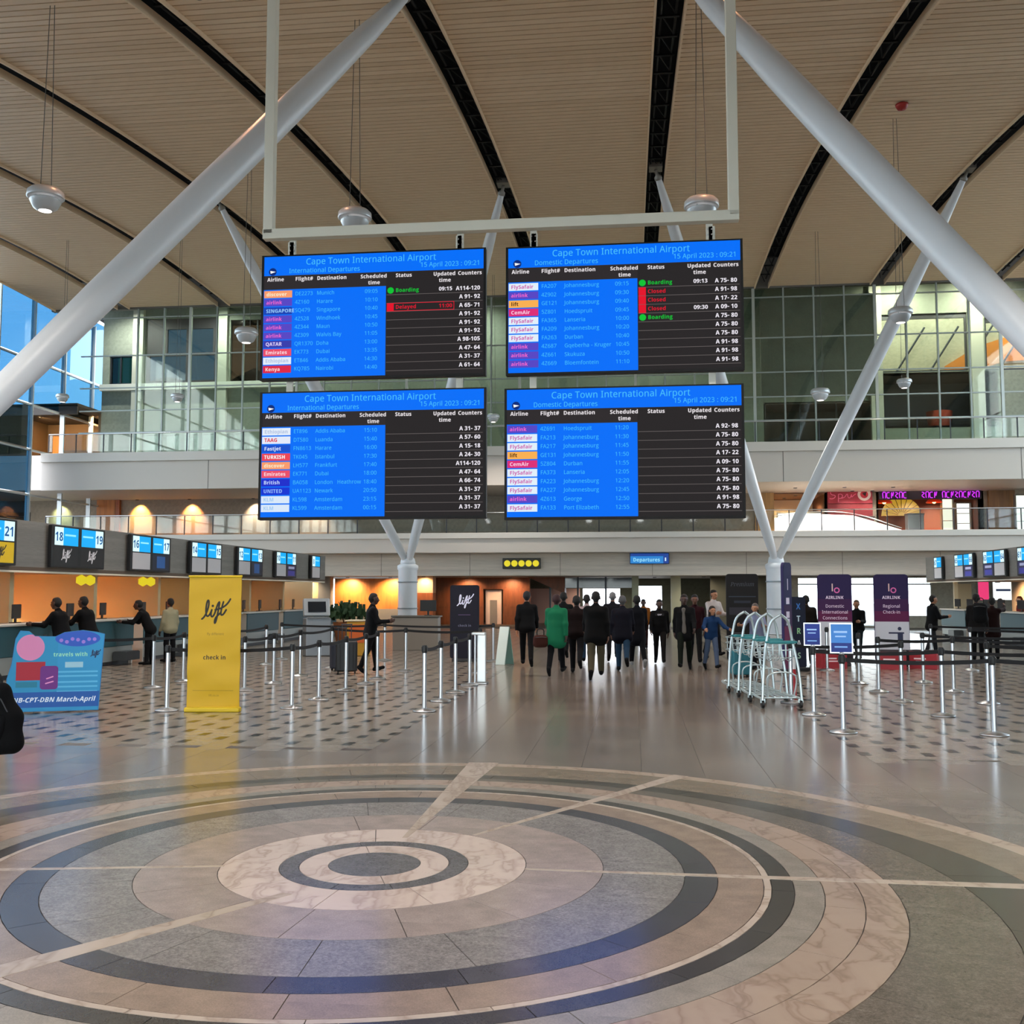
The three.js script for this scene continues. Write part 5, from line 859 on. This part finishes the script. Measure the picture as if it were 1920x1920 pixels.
function personGeo(key, pose, o = {}) {
  if (builds[key]) return builds[key];
  const J = skeleton(pose), G = {}, f = o.fat ?? 1, c = o.cell ?? 0.016;
  const h = J.head, off = (x, y, z) => [h[0] + x, h[1] + y, h[2] + z];
  const headB = [bone(off(0, 0.035, -0.015), 0.088, off(0, 0.02, 0.02), 0.08), bone(off(0, -0.03, 0.03), 0.068, off(0, -0.075, 0.045), 0.045), bone(off(0, 0.015, 0.095), 0.009, off(0, -0.022, 0.118), 0.015), bone(off(-0.03, -0.02, 0.075), 0.02, off(0.03, -0.02, 0.075), 0.02), bone(off(-0.035, 0.03, 0.085), 0.012, off(0.035, 0.03, 0.085), 0.012), bone(off(-0.02, -0.055, 0.098), 0.01, off(0.02, -0.055, 0.098), 0.01)];
  for (const s of [-1, 1]) headB.push(bone(off(s * 0.084, 0.02, -0.005), 0.014, off(s * 0.09, -0.02, 0.0), 0.012));
  headB.push(bone(off(0, -0.06, -0.01), 0.055, mid(J.neck, h, 0.2), 0.056));
  const headG = skin3D(headB, 0.0075, 0.022);
  const limbs = [bone(J.neck, 0.056, mid(J.neck, h, 0.5), 0.053), bone(J.chest, 0.07, J.pelvis, 0.07)];
  for (const k of 'LR') limbs.push(bone(J['sh' + k], 0.05, J['elb' + k], 0.04), bone(J['elb' + k], 0.04, J['wri' + k], 0.027), bone(J.neck, 0.045, J['sh' + k], 0.045), bone(J['hip' + k], 0.065, J['knee' + k], 0.05), bone(J['knee' + k], 0.052, J['ank' + k], 0.036));
  const hands = ['L', 'R'].map((k, i) => { const g = handGeo.clone(); if (i === 0) { g.scale(-1, 1, 1); const ix = g.index.array; for (let q = 0; q < ix.length; q += 3) [ix[q], ix[q + 1]] = [ix[q + 1], ix[q]]; } g.applyQuaternion(new THREE.Quaternion().setFromUnitVectors(V(0, -1, 0), V(...J['fore' + k]).normalize())); return g.translate(...J['wri' + k]); });
  G.body = mergeGeometries([skin3D(limbs, c, 0.04), headG, ...hands].map(noIndex));
  G.hair = o.hair === 'long' ? skin3D([bone(off(0, 0.06, -0.02), 0.093, off(0, 0.02, -0.035), 0.095), bone(off(-0.05, -0.02, -0.05), 0.055, off(-0.06, -0.17, -0.05), 0.045), bone(off(0.05, -0.02, -0.05), 0.055, off(0.06, -0.17, -0.05), 0.045), bone(off(0, 0, -0.06), 0.06, off(0, -0.19, -0.06), 0.05)], 0.009, 0.04)
    : o.hair === 'bald' ? skin3D([bone(off(0, 0.052, -0.03), 0.08, off(0, 0.0, -0.04), 0.075)], 0.009, 0.03)
    : skin3D([bone(off(0, 0.058, -0.02), 0.086, off(0, 0.03, -0.035), 0.09), bone(off(0, 0.085, 0.03), 0.05, off(0, 0.07, -0.03), 0.07), bone(off(0, 0, -0.05), 0.066, off(0, -0.045, -0.045), 0.05)], 0.009, 0.03);
  const hem = o.hem ?? 0.0, jb = [];                               // the jacket: torso, shoulders, sleeves
  const wide = 0.085 * f, hemP = [J.pelvis[0], J.pelvis[1] - hem - 0.03, J.pelvis[2] - 0.022];
  for (const s of [-1, 1]) jb.push(bone([s * wide, J.chest[1] + 0.02, J.chest[2]], 0.112 * f, [s * wide * 0.85, J.waist[1], J.waist[2]], 0.108 * f), bone([s * wide * 0.85, J.waist[1], J.waist[2]], 0.108 * f, [s * wide, hemP[1], hemP[2]], 0.132 * f), bone(mid(J.neck, J.chest, 0.25), 0.07, [s * 0.17, J.neck[1] - 0.075, J.neck[2]], 0.062));
  jb.push(bone([0, J.chest[1] + 0.03, J.chest[2] + 0.004], 0.128 * f, J.waist, 0.122 * f), bone(J.waist, 0.122 * f, [0, hemP[1] + 0.02, hemP[2] - 0.012], 0.14 * f));
  jb.push(bone(J.neck, 0.064, mid(J.neck, h, 0.22), 0.06));
  const sl = o.sleeve ?? 0.95;
  for (const k of 'LR') { jb.push(bone(J['sh' + k], 0.066 * f, J['elb' + k], 0.055)); if (sl > 0.3) jb.push(bone(J['elb' + k], 0.055, mid(J['elb' + k], J['wri' + k], sl), 0.044)); }
  if (o.hood) jb.push(bone(mid(J.neck, J.head, 0.15).map((v, i) => v - (i === 2 ? 0.07 : 0)), 0.075, mid(J.neck, J.head, 0.05).map((v, i) => v - (i === 2 ? 0.09 : 0)), 0.07));
  G.jacket = skin3D(jb, c, 0.045);
  const tb = [];
  for (const k of 'LR') tb.push(bone(J['hip' + k], 0.098 * f, J['knee' + k], 0.07 * (o.baggy ?? 1)), bone(J['knee' + k], 0.07 * (o.baggy ?? 1), mid(J['knee' + k], J['ank' + k], 0.96), 0.056 * (o.baggy ?? 1)));
  tb.push(bone([-0.05, J.pelvis[1] + 0.06, J.pelvis[2]], 0.1 * f, [0.05, J.pelvis[1] + 0.06, J.pelvis[2]], 0.1 * f), bone([-0.06, J.pelvis[1] - 0.03, J.pelvis[2] - 0.012], 0.094 * f, [0.06, J.pelvis[1] - 0.03, J.pelvis[2] - 0.012], 0.094 * f));
  if (o.skirt) tb.push(bone(J.pelvis, 0.15, [0, J.pelvis[1] - o.skirt, mid(J.kneeL, J.kneeR, 0.5)[2]], 0.2));
  G.trousers = skin3D(tb, c, 0.03);
  G.shoes = ['L', 'R'].map((k) => { const g = skin3D([bone(J['heel' + k].map((v, i) => v + (i === 1 ? 0.012 : 0)), 0.042, J['toe' + k].map((v, i) => v + (i === 1 ? 0.008 : 0)), 0.036), bone(mid(J['heel' + k], J['ank' + k], 0.6), 0.046, mid(J['heel' + k], J['toe' + k], 0.5), 0.04)], 0.01, 0.03); return g; });
  G.eyes = [-1, 1].map((s) => new THREE.SphereGeometry(0.0095, 8, 6).translate(h[0] + s * 0.032, h[1] + 0.012, h[2] + 0.092));
  G.J = J; return builds[key] = G;
}
const SK = { dark: 0x3a2218, brown: 0x5e3a28, tan: 0x9a6a4c, fair: 0xc89678 };
const clothMat = {}; const cloth = (c) => clothMat[c] ??= P(c, 0.9, { map: fabricTex, specularIntensity: 0.35 });
const skinMat = {}; const skinOf = (c) => skinMat[c] ??= M(c, 0.6);
function person(label, x, z, turn, H, geoKey, pose, o, col, group) {
  const G = personGeo(geoKey, pose, o), t = thing('person', label, 'person', [x, 0, z], turn, group);
  part('body', G.body, skinOf(col.skin), t);
  part('hair', G.hair, M(col.hair ?? 0x0d0a09, 0.85), t);
  part('jacket', G.jacket, cloth(col.top), t); part('trousers', G.trousers, cloth(col.legs), t);
  G.shoes.forEach((g) => part('shoe', g, cloth(col.shoes ?? 0x121214), t));
  G.eyes.forEach((g) => part('eye', g, M(0x0a0808, 0.3), t));
  const top = G.J.head[1] + 0.15; t.scale.setScalar(H / top); t.userData.J = undefined; delete t.userData.J;
  return [t, G.J, H / top];
}
const walkA = { legL: [24, 6], legR: [-20, 18], armL: [-18, 14, 8], armR: [16, 22, 8] };
const walkB = { legL: [-16, 12], legR: [20, 4], armL: [20, 28, 9], armR: [-16, 12, 9], lean: 4 };
const walkC = { legL: [14, 10], legR: [-24, 34], armL: [-8, 18, 10], armR: [10, 40, 10], lean: 5 };
const standA = { legL: [3, 2], legR: [-3, 2], armL: [4, 16, 9], armR: [0, 14, 9], lean: 0 };
const carryA = { legL: [12, 5], legR: [-12, 10], armL: [20, 70, 10], armR: [22, 72, 10], inL: 14, inR: 14, lean: 3 };
const pushA = { legL: [16, 8], legR: [-14, 14], armL: [38, 38, 26], armR: [38, 38, 26], lean: 8 };
const deskA = { legL: [4, 2], legR: [-2, 2], armL: [34, 60, 22], armR: [34, 62, 22], lean: 12 };
const raiseA = { legL: [4, 2], legR: [-4, 3], armL: [8, 20, 10], armR: [95, 20, 30], lean: 0 };
const AWAY = Math.PI, NEAR = 0;
person('person in black top and black trousers walking away, leftmost of the crowd in the aisle', -2.5, -24.68, AWAY + 0.1, 1.8, 'walkA', walkA, { fat: 0.98 }, { skin: SK.tan, top: 0x0d0e11, legs: 0x0a0b0d, hair: 0x1d1d22 });
person('person in a green jacket and dark trousers walking away with a reddish bag', -1.6, -21.93, AWAY - 0.15, 1.73, 'walkB_hem', walkB, { hem: 0.2, fat: 1.1, hair: 'short' }, { skin: SK.dark, top: 0x1c7a54, legs: 0x0c0c11, hair: 0x2a1014 });
person('person in a maroon and dark top walking beside the green jacket', -1.22, -22.9, AWAY, 1.7, 'walkC', walkC, { fat: 1.05 }, { skin: SK.dark, top: 0x1a0d0e, legs: 0x0d0d11, hair: 0x0e0c0c });
person('person with pale sleeves and blue jeans partly hidden in the middle of the crowd', -1.12, -25.8, AWAY, 1.72, 'walkA', walkA, {}, { skin: SK.brown, top: 0xb9a4a8, legs: 0x3c5878 });
person('large person in a black jacket and khaki trousers walking away, nearest in the crowd', -0.73, -21.08, AWAY, 1.79, 'walkB_big', walkB, { fat: 1.2, hem: 0.1, baggy: 1.15 }, { skin: SK.brown, top: 0x08080a, legs: 0x5a5240, hair: 0x0e0c10 });
person('person in a navy jacket and blue jeans walking away, right of the khaki trousers', -0.22, -23.58, AWAY, 1.7, 'walkC_big', walkC, { fat: 1.15, hem: 0.12 }, { skin: SK.brown, top: 0x0d0e1c, legs: 0x24405a, hair: 0x4a4a4c });
person('person in dark navy clothes with white soled shoes at the right edge of the crowd', 0.12, -24.6, AWAY + 0.2, 1.7, 'walkA_coat', walkA, { hem: 0.25, fat: 1.0 }, { skin: SK.dark, top: 0x090a13, legs: 0x09090d, shoes: 0x9a9a9a });
person('person with grey hair seen between two dark jackets at the back of the crowd', -0.5, -26.9, AWAY, 1.78, 'walkB', walkB, {}, { skin: SK.tan, top: 0x1b1b22, legs: 0x13151a, hair: 0x6a6a6c });
person('tall person with a dark cap of hair at the back left of the crowd', -1.75, -26.6, AWAY, 1.78, 'walkC', walkC, {}, { skin: SK.dark, top: 0x111516, legs: 0x0e0e12 });
person('small distant person in a yellow and red top beyond the crowd', 0.36, -33.5, NEAR, 1.56, 'standA', standA, {}, { skin: SK.dark, top: 0x9a5a1c, legs: 0x2d100c });
const [hoodie, hJ, hS] = person('short person in a black hooded top with white lettering walking towards us', 0.67, -25.98, NEAR, 1.6, 'walkA_hood', walkA, { hood: true, fat: 1.08 }, { skin: SK.dark, top: 0x09090c, legs: 0x161312 });
part('chest_print', new THREE.PlaneGeometry(0.24, 0.07).translate(0, hJ.chest[1] + 0.06, hJ.chest[2] + 0.152), printMat(96, 28, (c, w, h) => { c.fillStyle = '#0f0f14'; c.fillRect(0, 0, w, h); c.fillStyle = '#d0cfe0'; c.font = 'bold 24px sans-serif'; c.textAlign = 'center'; c.fillText('GAP', w / 2, 23); }, 0.9), hoodie);
const [coat, cJ] = person('person in an open dark jacket over a grey shirt walking towards us', 1.18, -23.91, NEAR - 0.1, 1.73, 'walkB_coat', walkB, { hem: 0.14, fat: 1.05 }, { skin: SK.dark, top: 0x0b0d10, legs: 0x121a12, hair: 0x140c0a });
part('shirt_front', skin3D([[-0.012, cJ.chest[1] + 0.11, cJ.chest[2] + 0.098, 0.05, 0, cJ.pelvis[1] - 0.06, cJ.pelvis[2] + 0.1, 0.058]], 0.012, 0.02), cloth(0x77716c), coat);
person('person with a dark red scarf walking just behind the open dark jacket', 1.55, -26.2, NEAR, 1.72, 'walkA', walkA, {}, { skin: SK.brown, top: 0x2d0b13, legs: 0x101113 });
person('short person in a blue denim jacket and light jeans pushing a trolley', 1.78, -23.98, NEAR + 0.3, 1.46, 'pushA_long', pushA, { hair: 'long', fat: 0.95 }, { skin: SK.tan, top: 0x1f3f6c, legs: 0x5a6a86, hair: 0x17100c });
person('person in a white shirt with dark hair standing behind the denim jacket', 2.15, -28.24, NEAR + 0.6, 1.84, 'carryA', carryA, {}, { skin: SK.tan, top: 0xdad2d0, legs: 0x121317 });
person('person in a pale striped shirt with glasses standing behind the trolleys', 2.85, -24.4, NEAR - 0.4, 1.52, 'deskA_short', deskA, { sleeve: 0.2, hair: 'short' }, { skin: SK.tan, top: 0x8d95b4, legs: 0x10131d, hair: 0x5c5450 });
person('dark dressed person standing sideways by a suitcase in the left queue', -5.55, -21.75, Math.PI * 0.62, 1.75, 'carryA_dark', carryA, { fat: 1.08, hem: 0.06 }, { skin: SK.dark, top: 0x090d11, legs: 0x08080b, hair: 0x0c0a0a });
person('person in black leaning on the left check-in desk above the blue board, left of two', -11.72, -20.3, -Math.PI / 2, 1.66, 'deskA_big', deskA, { fat: 1.2 }, { skin: SK.dark, top: 0x040407, legs: 0x060609 });
person('person in black at the left check-in desk above the blue board, right of two', -11.72, -21.35, -Math.PI / 2 - 0.1, 1.68, 'deskA_big', deskA, { fat: 1.2 }, { skin: SK.dark, top: 0x060608, legs: 0x060609 });
person('person in dark clothes bending over the second left check-in desk', -11.75, -24.3, -Math.PI / 2 + 0.2, 1.58, 'deskA', { ...deskA, lean: 26 }, {}, { skin: SK.dark, top: 0x0a0a0c, legs: 0x0d0d11 });
person('person with a pale yellow and white top standing at the left desks', -11.7, -25.3, -Math.PI / 2 - 0.5, 1.62, 'standA', standA, {}, { skin: SK.dark, top: 0xa8a284, legs: 0x0c0d11 });
person('slim person in a black top standing between the two purple totem signs', 5.75, -27.57, NEAR - 0.5, 1.58, 'carryA', carryA, {}, { skin: SK.tan, top: 0x0b0d10, legs: 0x1a252a, hair: 0x5a4638 });
person('person in a dark brown coat behind the navy pull-up sign', 4.25, -26.2, AWAY, 1.7, 'standA_coat', standA, { hem: 0.35, fat: 1.15 }, { skin: SK.brown, top: 0x1a130e, legs: 0x0c0c10 });
person('person in black with grey trousers standing right of the purple totem signs', 7.97, -28.91, Math.PI * 0.55, 1.7, 'carryA_dark', carryA, { fat: 1.08, hem: 0.06 }, { skin: SK.tan, top: 0x0c0d11, legs: 0x282b30, hair: 0x1a1410 });
person('person with a black backpack facing the right check-in desks', 8.95, -28.37, AWAY - 0.4, 1.74, 'standA', standA, {}, { skin: SK.brown, top: 0x1a1717, legs: 0x090a0d });
person('person in dark red raising one arm beside the backpack wearer', 9.5, -28.86, AWAY - 0.2, 1.64, 'raiseA', raiseA, { hem: 0.2 }, { skin: SK.brown, top: 0x230e0c, legs: 0x0c0c10 });
person('clerk with brown hair behind the right check-in desks, left of two', 13.4, -39.8, -Math.PI / 2, 1.55, 'standA', standA, {}, { skin: SK.tan, top: 0x1a1c20, legs: 0x101013, hair: 0x4a2a14 });
person('clerk with red-brown hair behind the right check-in desks, right of two', 13.3, -37.6, -Math.PI / 2, 1.64, 'standA', standA, {}, { skin: SK.fair, top: 0x8a3a34, legs: 0x101013, hair: 0x6a3018 });
person('person in black mostly outside the frame at the lower left, holding a black bag', -6.25, -8.6, Math.PI * 0.5, 1.74, 'walkA_coat', walkA, { hem: 0.25, fat: 1.0 }, { skin: SK.tan, top: 0x060608, legs: 0x08080a });
// bags and luggage
function bag(name, label, x, y, z, turn, w, h, d, color, strap) {
  const t = thing(name, label, 'bag', [x, y, z], turn);
  part('body', skin3D([[-w / 2 + d / 2, d / 2, 0, d / 2, w / 2 - d / 2, d / 2, 0, d / 2], [-w / 2 + d / 2, h - d / 2, 0, d / 2.2, w / 2 - d / 2, h - d / 2, 0, d / 2.2], [0, d / 2, 0, d / 1.9, 0, h - d / 2, 0, d / 2], [-w / 2 + d / 2, d / 2, 0, d / 2, -w / 2 + d / 2, h - d / 2, 0, d / 2.2], [w / 2 - d / 2, d / 2, 0, d / 2, w / 2 - d / 2, h - d / 2, 0, d / 2.2]], 0.014, 0.05), cloth(color), t);
  part('handle', strap ? tube(strap, 0.014, 24) : tube([[-w * 0.25, h * 0.9, 0], [-w * 0.2, h + 0.12, 0], [w * 0.2, h + 0.12, 0], [w * 0.25, h * 0.9, 0]], 0.012, 20), blackMatte, t);
  part('zip', tube([[-w * 0.4, h * 0.82, d * 0.5], [0, h * 0.86, d * 0.53], [w * 0.4, h * 0.82, d * 0.5]], 0.006, 16, 5), M(0x55565a, 0.4, { metalness: 0.6 }), t);
  return t;
}
{
  const t = thing('holdall', 'big soft black bag hanging at the left edge of the picture', 'bag', [-5.66, 0.33, -8.83], 0.2);
  part('body', skin3D([[-0.12, 0.1, 0, 0.1, 0.12, 0.08, 0.02, 0.085], [0.12, 0.08, 0.02, 0.085, 0.1, 0.3, 0.01, 0.09], [0.1, 0.3, 0.01, 0.09, 0.0, 0.52, 0, 0.075], [-0.12, 0.1, 0, 0.1, -0.12, 0.45, 0, 0.08], [0, 0.1, 0, 0.12, -0.04, 0.5, 0, 0.085], [-0.12, 0.45, 0, 0.08, 0.0, 0.53, 0, 0.07]], 0.012, 0.06), cloth(0x08080b), t);
  part('strap', tube([[0.02, 0.55, 0.02], [-0.02, 0.68, 0.01], [-0.12, 0.76, 0], [-0.24, 0.72, 0], [-0.22, 0.5, 0]], 0.016, 30), blackMatte, t);
  part('side_pocket', skin3D([[0.02, 0.14, 0.1, 0.045, 0.06, 0.3, 0.09, 0.04]], 0.012, 0.03), cloth(0x0b0b0f), t);
  part('zip', tube([[-0.12, 0.46, 0.085], [0.0, 0.5, 0.09], [0.1, 0.36, 0.1]], 0.006, 16, 5), M(0x3a3a3e, 0.4, { metalness: 0.6 }), t);
}
bag('handbag', 'reddish brown handbag hanging beside the green jacket', -1.92, 0.62, -21.8, 0.3, 0.3, 0.24, 0.14, 0x4a2620);
bag('backpack', 'black backpack on the person facing the right check-in desks', 8.98, 0.98, -28.18, -0.4, 0.34, 0.5, 0.2, 0x0e0f12);
function suitcase(label, x, z, turn, w, h, d, color) {
  const t = thing('suitcase', label, 'suitcase', [x, 0, z], turn);
  part('shell', rbx(w, h, d, 0.04, 0, h / 2 + 0.05, 0), M(color, 0.5), t);
  part('handle', [rod(V(-0.1, h, -d * 0.3), V(-0.1, h + 0.4, -d * 0.3), 0.01), rod(V(0.1, h, -d * 0.3), V(0.1, h + 0.4, -d * 0.3), 0.01), rod(V(-0.12, h + 0.4, -d * 0.3), V(0.12, h + 0.4, -d * 0.3), 0.016)], darkSteel, t);
  for (const [a, b] of [[-1, -1], [1, -1], [-1, 1], [1, 1]]) part('wheel', new THREE.CylinderGeometry(0.03, 0.03, 0.025, 12).rotateZ(Math.PI / 2).translate(a * (w / 2 - 0.05), 0.03, b * (d / 2 - 0.05)), blackPlastic, t);
  part('ribs', [-0.3, -0.1, 0.1, 0.3].map((k) => rbx(0.02, h * 0.8, 0.01, 0.004, k * w, h / 2 + 0.05, d / 2 + 0.003)), M(color, 0.55), t);
}
suitcase('black upright suitcase standing left of the dark dressed person in the left queue', -6.18, -22.1, 0.3, 0.46, 0.66, 0.28, 0x0e0e12);
suitcase('dark blue smaller suitcase behind the black upright suitcase in the left queue', -6.55, -22.9, -0.2, 0.42, 0.56, 0.26, 0x14182a);
suitcase('turquoise suitcase on the floor behind the nested luggage trolleys', 2.25, -22.2, 0.2, 0.4, 0.5, 0.25, 0x1c6a78);
renderer.render(scene, camera);
